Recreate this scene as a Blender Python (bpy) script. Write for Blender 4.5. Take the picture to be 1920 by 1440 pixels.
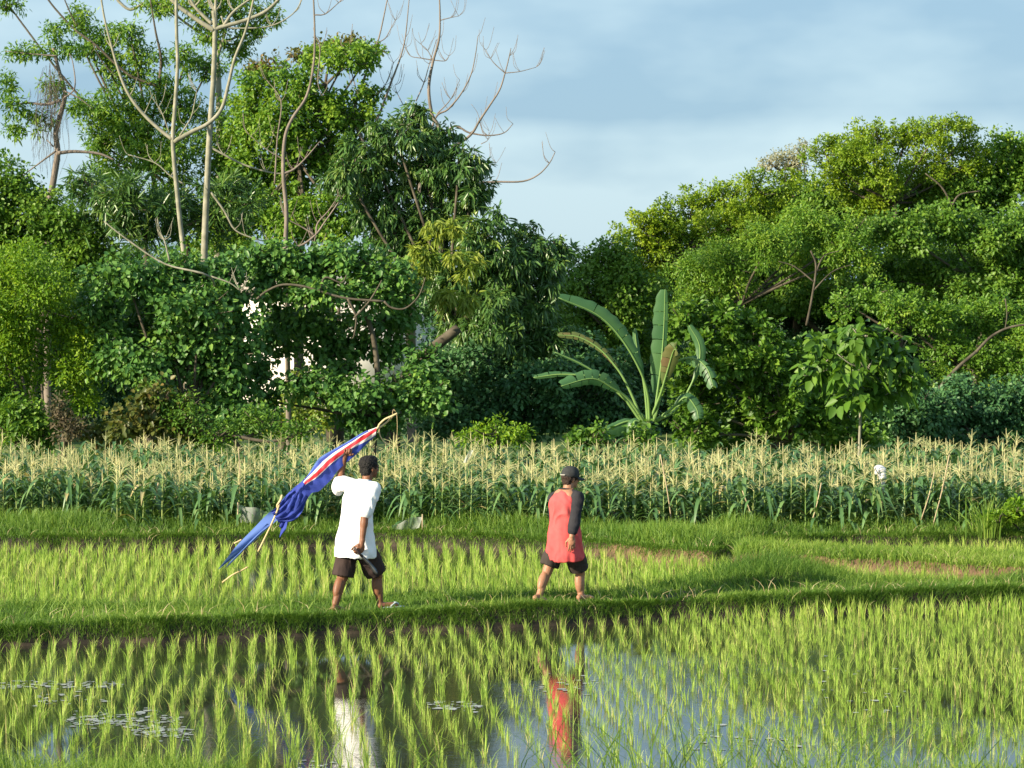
import bpy, math, random
import numpy as np
from mathutils import Vector, Matrix, noise
rng = np.random.default_rng(7); random.seed(7)
for o in list(bpy.data.objects): bpy.data.objects.remove(o)
SC = bpy.context.scene; COL = SC.collection
# ------------------------------------------------------------------ camera
F = 4800.0; CAMH = 3.3; YH = 579.0
TILT = math.atan((720-YH)/F)
cam = bpy.data.cameras.new('camera'); camo = bpy.data.objects.new('camera', cam); COL.objects.link(camo)
camo.location = (0, 0, CAMH); camo.rotation_euler = (math.pi/2-TILT, 0, 0)
cam.lens = F/1920*36; cam.sensor_width = 36; cam.clip_end = 5000; cam.clip_start = 0.5
cam.dof.use_dof = True; cam.dof.focus_distance = 30; cam.dof.aperture_fstop = 8.0
SC.camera = camo
# ------------------------------------------------------------------ sky
SUN_EL, SUN_AZ = math.radians(21), math.radians(-122)      # azimuth from +Y towards +X
w = bpy.data.worlds.new('World'); SC.world = w; w.use_nodes = True
nt = w.node_tree; nt.nodes.clear(); N = nt.nodes.new; L = nt.links.new
out = N('ShaderNodeOutputWorld'); bg = N('ShaderNodeBackground'); bg.inputs['Strength'].default_value = 0.1
sky = N('ShaderNodeTexSky'); sky.sky_type = 'NISHITA'; sky.sun_disc = False
sky.sun_elevation = SUN_EL; sky.sun_rotation = SUN_AZ; sky.air_density = 1.0; sky.dust_density = 1.5
tc = N('ShaderNodeTexCoord'); mp = N('ShaderNodeMapping'); mp.inputs['Scale'].default_value = (8, 8, 19)
mp.inputs['Location'].default_value = (1.35, 0.2, 0.62)
nz = N('ShaderNodeTexNoise'); nz.inputs['Scale'].default_value = 1.0; nz.inputs['Detail'].default_value = 4.5; nz.inputs['Roughness'].default_value = 0.5
cr = N('ShaderNodeValToRGB'); cr.color_ramp.elements[0].position = 0.42; cr.color_ramp.elements[1].position = 0.66
L(tc.outputs['Generated'], mp.inputs['Vector']); L(mp.outputs['Vector'], nz.inputs['Vector'])
sep = N('ShaderNodeSeparateXYZ'); L(tc.outputs['Generated'], sep.inputs[0])
band = N('ShaderNodeValToRGB'); band.color_ramp.interpolation = 'EASE'; e = band.color_ramp.elements       # pale cloud low over the trees, a greyer bank above it
while len(e) < 6: e.new(0.5)
for i, (p_, v_) in enumerate(((0.0, 0.64), (0.045, 0.62), (0.066, 0.60), (0.078, 0.40), (0.105, 0.50), (0.2, 0.5))): e[i].position = p_; e[i].color = (v_, v_, v_, 1)
L(sep.outputs['Z'], band.inputs['Fac'])
ad = N('ShaderNodeMath'); ad.operation = 'ADD'; L(nz.outputs['Fac'], ad.inputs[0]); L(band.outputs['Color'], ad.inputs[1])
sb = N('ShaderNodeMath'); sb.operation = 'SUBTRACT'; sb.inputs[1].default_value = 0.5; L(ad.outputs[0], sb.inputs[0]); L(sb.outputs[0], cr.inputs['Fac'])
cc = N('ShaderNodeMix'); cc.data_type = 'RGBA'          # grey-blue cloud base to pale cloud
cc.inputs['A'].default_value = (1.58, 2.58, 3.45, 1); cc.inputs['B'].default_value = (2.85, 3.85, 4.4, 1)
L(cr.outputs['Color'], cc.inputs['Factor'])
mx = N('ShaderNodeMix'); mx.data_type = 'RGBA'; mx.inputs['Factor'].default_value = 0.85
L(sky.outputs['Color'], mx.inputs['A']); L(cc.outputs['Result'], mx.inputs['B'])
L(mx.outputs['Result'], bg.inputs['Color']); L(bg.outputs['Background'], out.inputs['Surface'])
# ------------------------------------------------------------------ sun, exposure
sl = bpy.data.lights.new('sun', 'SUN'); sl.energy = 4.9; sl.angle = math.radians(0.6); sl.color = (1.0, 0.87, 0.64)
so = bpy.data.objects.new('sun', sl); COL.objects.link(so)
sd = Vector((math.sin(SUN_AZ)*math.cos(SUN_EL), math.cos(SUN_AZ)*math.cos(SUN_EL), math.sin(SUN_EL)))
so.rotation_euler = sd.to_track_quat('Z', 'Y').to_euler(); so.location = (-30, -20, 30)
SC.view_settings.view_transform = 'Standard'; SC.view_settings.look = 'None'
SC.view_settings.exposure = 1.08; SC.view_settings.gamma = 1; SC.view_settings.use_curve_mapping = False
SC.render.engine = 'CYCLES'
try:
    SC.cycles.max_bounces = 6; SC.cycles.diffuse_bounces = 3; SC.cycles.transmission_bounces = 4; SC.cycles.transparent_max_bounces = 8
except Exception: pass

# ------------------------------------------------------------------ placing
ct, st = math.cos(TILT), math.sin(TILT)
def W(px, py, D):
    """point seen at photo pixel px,py that stands D metres away along +Y"""
    dx = (px-960); u = 720-py
    y = F*ct + u*st; z = -F*st + u*ct
    k = D/y
    return Vector((dx*k, D, CAMH+z*k))
def G(px, py, z=0.0):
    dx = (px-960); u = 720-py
    y = F*ct + u*st; zz = -F*st + u*ct
    k = (z-CAMH)/zz
    return Vector((dx*k, y*k, z))
# ------------------------------------------------------------------ materials
def mat(name, cols, rough=0.6, trans=0.0, spec=0.3, noise_scale=None, bump=0.0, attr=False, transcol=None, sheen=0):
    m = bpy.data.materials.new(name); m.use_nodes = True; t = m.node_tree; b = t.nodes['Principled BSDF']
    b.inputs['Roughness'].default_value = rough; b.inputs['Specular IOR Level'].default_value = spec
    outn = t.nodes['Material Output']
    if not isinstance(cols[0], (tuple, list)): cols = [cols]
    fac = None
    if attr:
        a = t.nodes.new('ShaderNodeAttribute'); a.attribute_name = 'rnd'; fac = a.outputs['Fac']
    elif noise_scale:
        tcn = t.nodes.new('ShaderNodeTexCoord'); n = t.nodes.new('ShaderNodeTexNoise'); n.inputs['Scale'].default_value = noise_scale; n.inputs['Detail'].default_value = 6
        t.links.new(tcn.outputs['Object'], n.inputs['Vector']); fac = n.outputs['Fac']
    if len(cols) > 1 and fac is not None:
        r = t.nodes.new('ShaderNodeValToRGB'); e = r.color_ramp.elements
        lo, hi = (0.0, 1.0) if attr else (0.3, 0.7)
        while len(e) < len(cols): e.new(0.5)
        for i, c in enumerate(cols):
            e[i].position = lo+(hi-lo)*i/(len(cols)-1)
        for i, c in enumerate(cols): e[i].color = (*c, 1)
        t.links.new(fac, r.inputs['Fac']); colout = r.outputs['Color']
        t.links.new(colout, b.inputs['Base Color'])
    else:
        b.inputs['Base Color'].default_value = (*cols[0], 1); colout = None
    if bump:
        tcn = t.nodes.new('ShaderNodeTexCoord'); n = t.nodes.new('ShaderNodeTexNoise'); n.inputs['Scale'].default_value = (noise_scale or 20)*2.5; n.inputs['Detail'].default_value = 8
        bp = t.nodes.new('ShaderNodeBump'); bp.inputs['Strength'].default_value = bump; bp.inputs['Distance'].default_value = 0.02
        t.links.new(tcn.outputs['Object'], n.inputs['Vector']); t.links.new(n.outputs['Fac'], bp.inputs['Height']); t.links.new(bp.outputs['Normal'], b.inputs['Normal'])
    if trans > 0:
        tr = t.nodes.new('ShaderNodeBsdfTranslucent'); ms = t.nodes.new('ShaderNodeMixShader'); ms.inputs['Fac'].default_value = trans
        if colout is not None:
            hs = t.nodes.new('ShaderNodeMix'); hs.data_type = 'RGBA'; hs.blend_type = 'MULTIPLY'; hs.inputs['Factor'].default_value = 1
            hs.inputs['B'].default_value = (1.5, 1.45, 0.7, 1); t.links.new(colout, hs.inputs['A']); t.links.new(hs.outputs['Result'], tr.inputs['Color'])
        else: tr.inputs['Color'].default_value = (*cols[0], 1)
        t.links.new(b.outputs['BSDF'], ms.inputs[1]); t.links.new(tr.outputs['BSDF'], ms.inputs[2]); t.links.new(ms.outputs['Shader'], outn.inputs['Surface'])
    return m
# ------------------------------------------------------------------ mesh building
ORIG = {}
class MB:
    def __init__(s): s.V = []; s.Q = []; s.T = []; s.qa = []; s.ta = []; s.qm = []; s.tm = []; s.n = 0
    def add(s, V, Q=None, T=None, a=0.5, m=0):
        V = np.asarray(V, float).reshape(-1, 3)
        if Q is not None and len(Q):
            Q = np.asarray(Q, int).reshape(-1, 4)+s.n; s.Q.append(Q)
            s.qa.append(np.broadcast_to(np.asarray(a, float), (len(Q),))); s.qm.append(np.broadcast_to(np.asarray(m, int), (len(Q),)))
        if T is not None and len(T):
            T = np.asarray(T, int).reshape(-1, 3)+s.n; s.T.append(T)
            s.ta.append(np.broadcast_to(np.asarray(a, float), (len(T),))); s.tm.append(np.broadcast_to(np.asarray(m, int), (len(T),)))
        s.V.append(V); s.n += len(V)
    def mesh(s, name, mats, origin=(0, 0, 0), smooth=False):
        V = np.concatenate(s.V)-np.array(origin)
        Q = np.concatenate(s.Q) if s.Q else np.zeros((0, 4), int); T = np.concatenate(s.T) if s.T else np.zeros((0, 3), int)
        me = bpy.data.meshes.new(name); me.vertices.add(len(V)); me.vertices.foreach_set('co', V.astype(np.float32).ravel())
        nl = Q.size+T.size; me.loops.add(nl); me.loops.foreach_set('vertex_index', np.concatenate([Q.ravel(), T.ravel()]).astype(np.int32))
        me.polygons.add(len(Q)+len(T))
        ls = np.concatenate([np.arange(len(Q))*4, Q.size+np.arange(len(T))*3]).astype(np.int32)
        me.polygons.foreach_set('loop_start', ls)
        a = np.concatenate((s.qa or [np.zeros(0)])+(s.ta or [np.zeros(0)])); mi = np.concatenate((s.qm or [np.zeros(0, int)])+(s.tm or [np.zeros(0, int)]))
        me.polygons.foreach_set('material_index', mi.astype(np.int32))
        if smooth: me.polygons.foreach_set('use_smooth', np.ones(len(ls), bool))
        me.update(calc_edges=True)
        at = me.attributes.new('rnd', 'FLOAT', 'FACE'); at.data.foreach_set('value', a.astype(np.float32))
        for m in (mats if isinstance(mats, (list, tuple)) else [mats]): me.materials.append(m)
        return me
    def obj(s, name, mats, parent=None, origin=None, smooth=False):
        if parent is not None: org = ORIG[parent.name]
        else: org = tuple(origin) if origin is not None else (0, 0, 0)
        return link(name, s.mesh(name, mats, org, smooth), parent, org)
def link(name, me, parent=None, org=(0, 0, 0)):
    o = bpy.data.objects.new(name, me); COL.objects.link(o)
    if parent is not None: o.parent = parent
    else: o.location = org
    ORIG[o.name] = tuple(org)
    return o
def tag(o, label=None, cat=None, group=None, kind=None):
    if label: o['label'] = label
    if cat: o['category'] = cat
    if group: o['group'] = group
    if kind: o['kind'] = kind
    return o
def thing(name, loc, label, cat, group=None):
    o = bpy.data.objects.new(name, None); COL.objects.link(o); o.location = loc; o.empty_display_size = 0.2
    ORIG[o.name] = tuple(loc); return tag(o, label, cat, group)
def unit(a): return a/np.maximum(np.linalg.norm(a, axis=-1, keepdims=True), 1e-9)
def tube(mb, pts, rad, seg=7, a=0.5, m=0, cap=True):
    P = np.array([tuple(p) for p in pts], float); n = len(P); R = np.broadcast_to(np.asarray(rad, float), (n,)) if np.ndim(rad) else np.full(n, rad)
    T = unit(np.gradient(P, axis=0)); up = np.array([0.0, 0.3, 1.0]); ref = np.array([1.0, 0, 0])
    prev = np.cross(T[0], up if abs(T[0] @ unit(up)) < 0.9 else ref); prev /= np.linalg.norm(prev)
    V = []; th = np.arange(seg)/seg*2*np.pi
    for i in range(n):
        u = prev-(prev @ T[i])*T[i]; u /= max(np.linalg.norm(u), 1e-9); v = np.cross(T[i], u); prev = u
        V.append(P[i]+R[i]*(np.cos(th)[:, None]*u+np.sin(th)[:, None]*v))
    V = np.concatenate(V); Q = []
    for i in range(n-1):
        for j in range(seg):
            k = (j+1) % seg; Q.append((i*seg+j, i*seg+k, (i+1)*seg+k, (i+1)*seg+j))
    Tt = []
    if cap:
        V = np.concatenate([V, P[:1], P[-1:]]); c0 = n*seg
        for j in range(seg):
            k = (j+1) % seg; Tt.append((c0, k, j)); Tt.append((c0+1, (n-1)*seg+j, (n-1)*seg+k))
    mb.add(V, Q, Tt, a, m)
def smoothline(pts, sub=4):
    """Catmull-Rom through 3D (or nD) points"""
    P = np.array([tuple(p) for p in pts], float); n = len(P)
    if n < 3: return P
    E = np.concatenate([[2*P[0]-P[1]], P, [2*P[-1]-P[-2]]]); o = []
    for i in range(n-1):
        p0, p1, p2, p3 = E[i:i+4]
        for k in range(sub):
            t = k/sub; o.append(0.5*((2*p1)+(-p0+p2)*t+(2*p0-5*p1+4*p2-p3)*t*t+(-p0+3*p1-3*p2+p3)*t**3))
    o.append(P[-1]); return np.array(o)
def rings(mb, R, close=True, a=0.5, m=0):
    """loft closed rings R: (n, k, 3)"""
    R = np.array(R, float); n, k = R.shape[:2]; Q = []; T = []
    for i in range(n-1):
        for j in range(k):
            l = (j+1) % k; Q.append((i*k+j, i*k+l, (i+1)*k+l, (i+1)*k+j))
    V = R.reshape(-1, 3)
    if close:
        V = np.concatenate([V, [R[0].mean(0)], [R[-1].mean(0)]]); c = n*k
        for j in range(k):
            l = (j+1) % k; T.append((c, l, j)); T.append((c+1, (n-1)*k+j, (n-1)*k+l))
    mb.add(V, Q, T, a, m)
def ell(mb, c, ax, seg=16, rg=10, a=0.5, m=0):
    """ellipsoid with axis vectors ax (3 vectors scaled by radius)"""
    c = np.array(tuple(c)); A = [np.array(tuple(v), float) for v in ax]; R = []
    for i in range(1, rg):
        ph = math.pi*i/rg; th = np.arange(seg)/seg*2*np.pi
        R.append(c+np.cos(ph)*A[2]*-1+np.sin(ph)*(np.cos(th)[:, None]*A[0]+np.sin(th)[:, None]*A[1]))
    R = np.array(R); n, k = R.shape[:2]; Q = []; T = []
    for i in range(n-1):
        for j in range(k):
            l = (j+1) % k; Q.append((i*k+j, i*k+l, (i+1)*k+l, (i+1)*k+j))
    V = np.concatenate([R.reshape(-1, 3), [c-A[2]], [c+A[2]]]); cc_ = n*k
    for j in range(k):
        l = (j+1) % k; T.append((cc_, l, j)); T.append((cc_+1, (n-1)*k+j, (n-1)*k+l))
    mb.add(V, Q, T, a, m)
def capsule(mb, p0, p1, r0, r1, seg=14):
    p0 = np.array(tuple(p0)); p1 = np.array(tuple(p1)); d = p1-p0; Ln = np.linalg.norm(d); d = d/max(Ln, 1e-9)
    ref = np.array([0, 0, 1.0]) if abs(d[2]) < 0.9 else np.array([1.0, 0, 0]); u = np.cross(d, ref); u /= np.linalg.norm(u); v = np.cross(d, u)
    th = np.arange(seg)/seg*2*np.pi; ring = np.cos(th)[:, None]*u+np.sin(th)[:, None]*v; R = []
    for k in range(4, 0, -1): an = k/4.6*math.pi/2; R.append(p0-d*r0*math.sin(an)+ring*r0*math.cos(an))
    for k in range(5): t = k/4; R.append(p0+(p1-p0)*t+ring*(r0+(r1-r0)*t))
    for k in range(1, 5): an = k/4.6*math.pi/2; R.append(p1+d*r1*math.sin(an)+ring*r1*math.cos(an))
    rings(mb, R)
def remesh(name, mb, mats, parent, voxel=0.006, smooth=4, disp=None):
    tmp = bpy.data.objects.new('tmp', mb.mesh('tmp', mats, ORIG[parent.name])); COL.objects.link(tmp)
    r = tmp.modifiers.new('r', 'REMESH'); r.mode = 'VOXEL'; r.voxel_size = voxel; r.use_smooth_shade = True
    s = tmp.modifiers.new('s', 'SMOOTH'); s.factor = 0.5; s.iterations = smooth
    dg = bpy.context.evaluated_depsgraph_get(); ev = tmp.evaluated_get(dg); me = bpy.data.meshes.new_from_object(ev)
    bpy.data.objects.remove(tmp); me.name = name
    if not me.materials: me.materials.append(mats)
    if disp:
        n = len(me.vertices); co = np.empty(n*3, np.float32); me.vertices.foreach_get('co', co); co = co.reshape(-1, 3)
        no = np.empty(n*3, np.float32); me.vertex_normals.foreach_get('vector', no); no = no.reshape(-1, 3)
        dv = np.array([disp(Vector(c)) for c in co])[:, None]; me.vertices.foreach_set('co', (co+no*dv).astype(np.float32).ravel()); me.update()
    me.polygons.foreach_set('use_smooth', np.ones(len(me.polygons), bool))
    return link(name, me, parent, ORIG[parent.name])

# ================================================================== GROUND
def wl(pts, z=0.0):
    A = np.array([tuple(G(x, y, z))[:2] for x, y in pts]); i = np.argsort(A[:, 0]); return A[i]
bankF = wl([(-500, 1236), (0, 1214), (300, 1205), (600, 1193), (900, 1181), (1150, 1168), (1280, 1160), (1400, 1156), (1650, 1146), (1920, 1136), (2500, 1112)])
bankR = wl([(-500, 1160), (0, 1143), (300, 1136), (600, 1122), (900, 1118), (1150, 1115), (1300, 1098), (1480, 1080), (1700, 1086), (1920, 1084), (2500, 1070)], 0.15)
backF = wl([(-500, 1036), (0, 1033), (200, 1034), (600, 1028), (700, 1024), (900, 1032), (1100, 1043), (1290, 1061), (1340, 1062), (1385, 1050), (1450, 1036), (1600, 1031), (1750, 1030), (1920, 1028), (2500, 1024)])
b2F = wl([(1372, 1066), (1500, 1073), (1650, 1080), (1750, 1087), (1920, 1097), (2500, 1120)])
b2R = wl([(1372, 1030), (1500, 1032), (1650, 1038), (1750, 1044), (1920, 1052), (2500, 1062)], 0.15)
X0b2 = b2F[0, 0]
def lin(A, x): return np.interp(x, A[:, 0], A[:, 1])
def ss(t): t = np.clip(t, 0, 1); return t*t*(3-2*t)
def wav(x, y, k, s=0): return np.sin(x*k+1.3*s+0.7*np.sin(y*k*0.7+s))*np.cos(y*k*1.1-s+0.8*np.sin(x*k*0.6))
def height(x, y):
    x = np.asarray(x, float); y = np.asarray(y, float)
    j = 0.05*wav(x, y, 3.1)+0.03*wav(x, y, 9.0, 2)
    H1 = 0.17+0.025*wav(x, y, 1.3, 4)
    z1 = H1*ss((y-lin(bankF, x)-j)/0.16)*ss((lin(bankR, x)-y+j)/0.35)
    hump = 0.10*np.exp(-((x-3.0)/0.75)**2)*ss((y-lin(bankF, x)-0.9)/0.5)*ss((lin(bankR, x)+0.2-y)/0.5)
    z2 = 0.18*ss((y-lin(backF, x)-j)/0.16)
    z3 = np.where(x > X0b2, 0.19*ss((y-lin(b2F, x)-j)/0.14)*ss((lin(b2R, x)-y+j)/0.25)*ss((x-X0b2)/0.12), 0)
    # nearest bank, just under the frame
    z0 = 0.16*ss((17.3+0.2*wav(x, y, 0.8, 1)+0.35*ss((-1.4-x)/1.0)-y)/0.25)
    z = np.maximum.reduce([z1+hump, z2, z3, z0])
    bump_ = 0.012*wav(x, y, 14, 3)+0.008*wav(x, y, 27, 5)
    return z-0.06+bump_*(z > 0.03)+0.06*(z/0.18)
mb = MB()
xs = np.arange(-11, 11.01, 0.06); ys = np.concatenate([np.arange(8, 24, 0.12), np.arange(24, 38, 0.05), np.arange(38, 80, 0.5)])
X, Y = np.meshgrid(xs, ys); Z = height(X, Y); nx, ny = len(xs), len(ys)
idx = np.arange(nx*ny).reshape(ny, nx); Q = np.stack([idx[:-1, :-1], idx[:-1, 1:], idx[1:, 1:], idx[1:, :-1]], -1).reshape(-1, 4)
mb.add(np.stack([X, Y, Z], -1), Q)
M_mud = mat('mud', [(0.014, 0.012, 0.008), (0.028, 0.022, 0.015), (0.055, 0.040, 0.026)], rough=0.75, noise_scale=3.0, bump=1.0)
t = M_mud.node_tree; rr_ = [n for n in t.nodes if n.type == 'VALTORGB'][0]; b = t.nodes['Principled BSDF']      # drier reddish soil on the further bank at the right
tg = t.nodes.new('ShaderNodeTexCoord'); sx = t.nodes.new('ShaderNodeSeparateXYZ'); t.links.new(tg.outputs['Object'], sx.inputs[0])
fy = t.nodes.new('ShaderNodeMapRange'); fy.inputs['From Min'].default_value = 29.3; fy.inputs['From Max'].default_value = 29.9; t.links.new(sx.outputs['Y'], fy.inputs['Value'])
fx = t.nodes.new('ShaderNodeMapRange'); fx.inputs['From Min'].default_value = -2.0; fx.inputs['From Max'].default_value = 0.5; t.links.new(sx.outputs['X'], fx.inputs['Value'])
fz = t.nodes.new('ShaderNodeMapRange'); fz.inputs['From Min'].default_value = 34.2; fz.inputs['From Max'].default_value = 33.8; t.links.new(sx.outputs['Y'], fz.inputs['Value'])
ml_ = t.nodes.new('ShaderNodeMath'); ml_.operation = 'MULTIPLY'; t.links.new(fy.outputs[0], ml_.inputs[0]); t.links.new(fx.outputs[0], ml_.inputs[1])
m2_ = t.nodes.new('ShaderNodeMath'); m2_.operation = 'MULTIPLY'; t.links.new(ml_.outputs[0], m2_.inputs[0]); t.links.new(fz.outputs[0], m2_.inputs[1])
n_ = t.nodes.new('ShaderNodeTexNoise'); n_.inputs['Scale'].default_value = 7; n_.inputs['Detail'].default_value = 6; t.links.new(tg.outputs['Object'], n_.inputs['Vector'])
r_ = t.nodes.new('ShaderNodeValToRGB'); r_.color_ramp.elements[0].position = 0.3; r_.color_ramp.elements[0].color = (0.07, 0.045, 0.028, 1); r_.color_ramp.elements[1].position = 0.7; r_.color_ramp.elements[1].color = (0.20, 0.12, 0.068, 1); t.links.new(n_.outputs['Fac'], r_.inputs['Fac'])
mm_ = t.nodes.new('ShaderNodeMix'); mm_.data_type = 'RGBA'; t.links.new(m2_.outputs[0], mm_.inputs['Factor']); t.links.new(rr_.outputs['Color'], mm_.inputs['A']); t.links.new(r_.outputs['Color'], mm_.inputs['B']); gy_ = t.nodes.new('ShaderNodeMapRange'); gy_.inputs['From Min'].default_value = 41; gy_.inputs['From Max'].default_value = 43; t.links.new(sx.outputs['Y'], gy_.inputs['Value'])
ax_ = t.nodes.new('ShaderNodeMath'); ax_.operation = 'ABSOLUTE'; t.links.new(sx.outputs['X'], ax_.inputs[0])
gx_ = t.nodes.new('ShaderNodeMapRange'); gx_.inputs['From Min'].default_value = 10.6; gx_.inputs['From Max'].default_value = 11; t.links.new(ax_.outputs[0], gx_.inputs['Value'])
mxx = t.nodes.new('ShaderNodeMath'); mxx.operation = 'MAXIMUM'; t.links.new(gy_.outputs[0], mxx.inputs[0]); t.links.new(gx_.outputs[0], mxx.inputs[1])
gr_ = t.nodes.new('ShaderNodeValToRGB'); gr_.color_ramp.elements[0].position = 0.3; gr_.color_ramp.elements[0].color = (0.05, 0.10, 0.02, 1); gr_.color_ramp.elements[1].position = 0.7; gr_.color_ramp.elements[1].color = (0.12, 0.18, 0.04, 1); t.links.new(n_.outputs['Fac'], gr_.inputs['Fac'])
mg_ = t.nodes.new('ShaderNodeMix'); mg_.data_type = 'RGBA'; t.links.new(mxx.outputs[0], mg_.inputs['Factor']); t.links.new(mm_.outputs['Result'], mg_.inputs['A']); t.links.new(gr_.outputs['Color'], mg_.inputs['B'])      # grassy plain beyond the maize
t.links.new(mg_.outputs['Result'], b.inputs['Base Color'])
# far skirt of the same sheet, out to the horizon
def skirt(x0, x1, y0, y1, z):
    mb.add([(x0, y0, z), (x1, y0, z), (x1, y1, z), (x0, y1, z)], [(0, 1, 2, 3)])
skirt(-11, 11, 79.9, 3000, 0.175); skirt(-1500, -11, -200, 3000, 0.12); skirt(11, 1500, -200, 3000, 0.12); skirt(-11, 11, -200, 8.0, 0.12)
tag(mb.obj('ground', M_mud, smooth=True), kind='structure')
# water
M_water = bpy.data.materials.new('paddy_water'); M_water.use_nodes = True; t = M_water.node_tree; b = t.nodes['Principled BSDF']
b.inputs['Base Color'].default_value = (0.03, 0.03, 0.02, 1); b.inputs['Roughness'].default_value = 0.025; b.inputs['IOR'].default_value = 2.0; b.inputs['Specular IOR Level'].default_value = 0.6
tcn = t.nodes.new('ShaderNodeTexCoord'); mpn = t.nodes.new('ShaderNodeMapping'); mpn.inputs['Scale'].default_value = (1.2, 5.0, 1)
n1 = t.nodes.new('ShaderNodeTexNoise'); n1.inputs['Scale'].default_value = 6; n1.inputs['Detail'].default_value = 3
n2 = t.nodes.new('ShaderNodeTexNoise'); n2.inputs['Scale'].default_value = 0.35; n2.inputs['Detail'].default_value = 2
r2 = t.nodes.new('ShaderNodeValToRGB'); r2.color_ramp.elements[0].position = 0.42; r2.color_ramp.elements[1].position = 0.66
mu = t.nodes.new('ShaderNodeMath'); mu.operation = 'MULTIPLY'
bp = t.nodes.new('ShaderNodeBump'); bp.inputs['Strength'].default_value = 0.11; bp.inputs['Distance'].default_value = 0.012
t.links.new(tcn.outputs['Object'], mpn.inputs['Vector']); t.links.new(mpn.outputs['Vector'], n1.inputs['Vector']); t.links.new(tcn.outputs['Object'], n2.inputs['Vector'])
t.links.new(n2.outputs['Fac'], r2.inputs['Fac']); t.links.new(r2.outputs['Color'], mu.inputs[0]); t.links.new(n1.outputs['Fac'], mu.inputs[1])
t.links.new(mu.outputs['Value'], bp.inputs['Height']); t.links.new(bp.outputs['Normal'], b.inputs['Normal'])
mb = MB(); mb.add([(-11, 12, 0), (11, 12, 0), (11, 37.5, 0), (-11, 37.5, 0)], [(0, 1, 2, 3)])
tag(mb.obj('water', M_water), kind='structure')

# ================================================================== BLADES (grass, rice)
def blades(mb, base, h, w, lean, az, a, curve=1.0, seg=3):
    """arching blades: base (n,3), height/width/lean arrays, az = lean azimuth, a = colour value"""
    n = len(base); t = np.linspace(0, 1, seg+1)[None, :, None]
    d = np.stack([np.cos(az), np.sin(az), np.zeros(n)], -1)[:, None, :]; up = np.array([0, 0, 1.0])
    h_ = h[:, None, None]; ln = lean[:, None, None]
    c = base[:, None, :]+up*h_*(t-0.35*np.abs(ln)*t*t)+d*h_*ln*(t*(1-curve)+curve*t*t)
    fa = rng.uniform(0, np.pi, n); s = np.stack([np.cos(fa), np.sin(fa)*0.6, np.zeros(n)], -1)[:, None, :]
    wd = (w[:, None, None]/2)*np.array([0.7, 1.0, 0.75, 0.08][:seg+1] if seg == 3 else np.linspace(1, 0.08, seg+1))[None, :, None]
    V = np.stack([c-s*wd, c+s*wd], 2).reshape(-1, 3); k = 2*(seg+1); b0 = (np.arange(n)*k)[:, None]; Q = []
    for i in range(seg): Q.append(np.stack([b0[:, 0]+2*i, b0[:, 0]+2*i+1, b0[:, 0]+2*i+3, b0[:, 0]+2*i+2], -1))
    mb.add(V, np.stack(Q, 1).reshape(-1, 4), a=np.repeat(a, seg))
def blockx(x, y):   # patches of lusher / drier growth
    return 0.5+0.5*wav(x, y, 2.1, 6)
M_rice = mat('rice_leaf', [(0.14, 0.26, 0.035), (0.29, 0.44, 0.07), (0.50, 0.58, 0.15), (0.55, 0.48, 0.22)], rough=0.5, trans=0.4, attr=True)
M_grass = mat('grass_blade', [(0.06, 0.14, 0.02), (0.14, 0.25, 0.035), (0.28, 0.38, 0.07)], rough=0.55, trans=0.35, attr=True)
# ---- rice
def rice_pts():
    pts = []
    sp = 0.185; dirx = -0.085
    near = []; mid = []
    for j, y in enumerate(np.arange(17.2, 36.5, sp)):
        off = dirx*(y-17)+0.03*math.sin(y*1.7)
        for x in np.arange(-10, 10, 0.185):
            xx = x+off+rng.normal(0, 0.02)+0.03*math.sin(y*0.9+x*1.3); yy = y+rng.normal(0, 0.035)
            if abs(xx) > yy*0.2+1.2: continue
            z = float(height(xx, yy))
            if z > -0.03: continue
            if rng.random() < 0.03+0.3*max(0, wav(xx, yy, 0.9, 3))**2*(xx < 1.6): continue
            pts.append((xx, yy))
    return np.array(pts)
RP = rice_pts()
def rice_clump(mb, x, y, z, nb, hh, ww=0.0065):
    n = nb; r = np.abs(rng.normal(0, 0.013, n)); an = rng.uniform(0, 2*np.pi, n)
    base = np.stack([x+r*np.cos(an), y+r*np.sin(an), np.full(n, z)], -1)
    h = hh*rng.uniform(0.6, 1.12, n); lean = np.abs(rng.normal(0.16, 0.2, n)); az = an+rng.normal(0, 0.6, n)
    blades(mb, base, h, np.full(n, ww)*rng.uniform(0.8, 1.3, n), np.clip(lean, 0, 0.85), az, np.where(rng.random(n) < 0.05, 1.0, np.clip(rng.normal(0.36+0.09*wav(x, y, 1.3, 2), 0.17, n), 0, 0.72)))
order = np.argsort(RP[:, 1]+0.02*np.abs(RP[:, 0]))
inview = [i for i in order if abs(RP[i, 0]) < RP[i, 1]*0.2 and RP[i, 1] > 17.9]
individual = set(inview[:300])
variants = []
for k in range(14):
    m_ = MB(); rice_clump(m_, 0, 0, 0, 5+k % 7, 0.185*rng.uniform(0.8, 1.1), 0.0048); variants.append(m_.mesh('rice_plant', M_rice))
for k, i in enumerate(sorted(individual)):
    o = bpy.data.objects.new('rice_plant', variants[k % 14]); COL.objects.link(o)
    o.location = (RP[i, 0], RP[i, 1], -0.03); o.rotation_euler = (0, 0, random.uniform(0, 6.28)); s = random.uniform(0.85, 1.12); o.scale = (s, s, s)
    tag(o, 'clump of thin yellow-green rice leaves in the nearest flooded rows', 'rice plant', 'rice plants in the nearest rows')
mb = MB()
for i in range(len(RP)):
    if i in individual: continue
    x, y = RP[i]
    rice_clump(mb, x, y, -0.03, int(rng.integers(5, 11))+(5 if x > 1.6 else 0)+(3 if y > 27 else 0), (0.185 if y < 27 else 0.215)*rng.uniform(0.75, 1.15), 0.005 if y < 27 else 0.0075)
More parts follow.
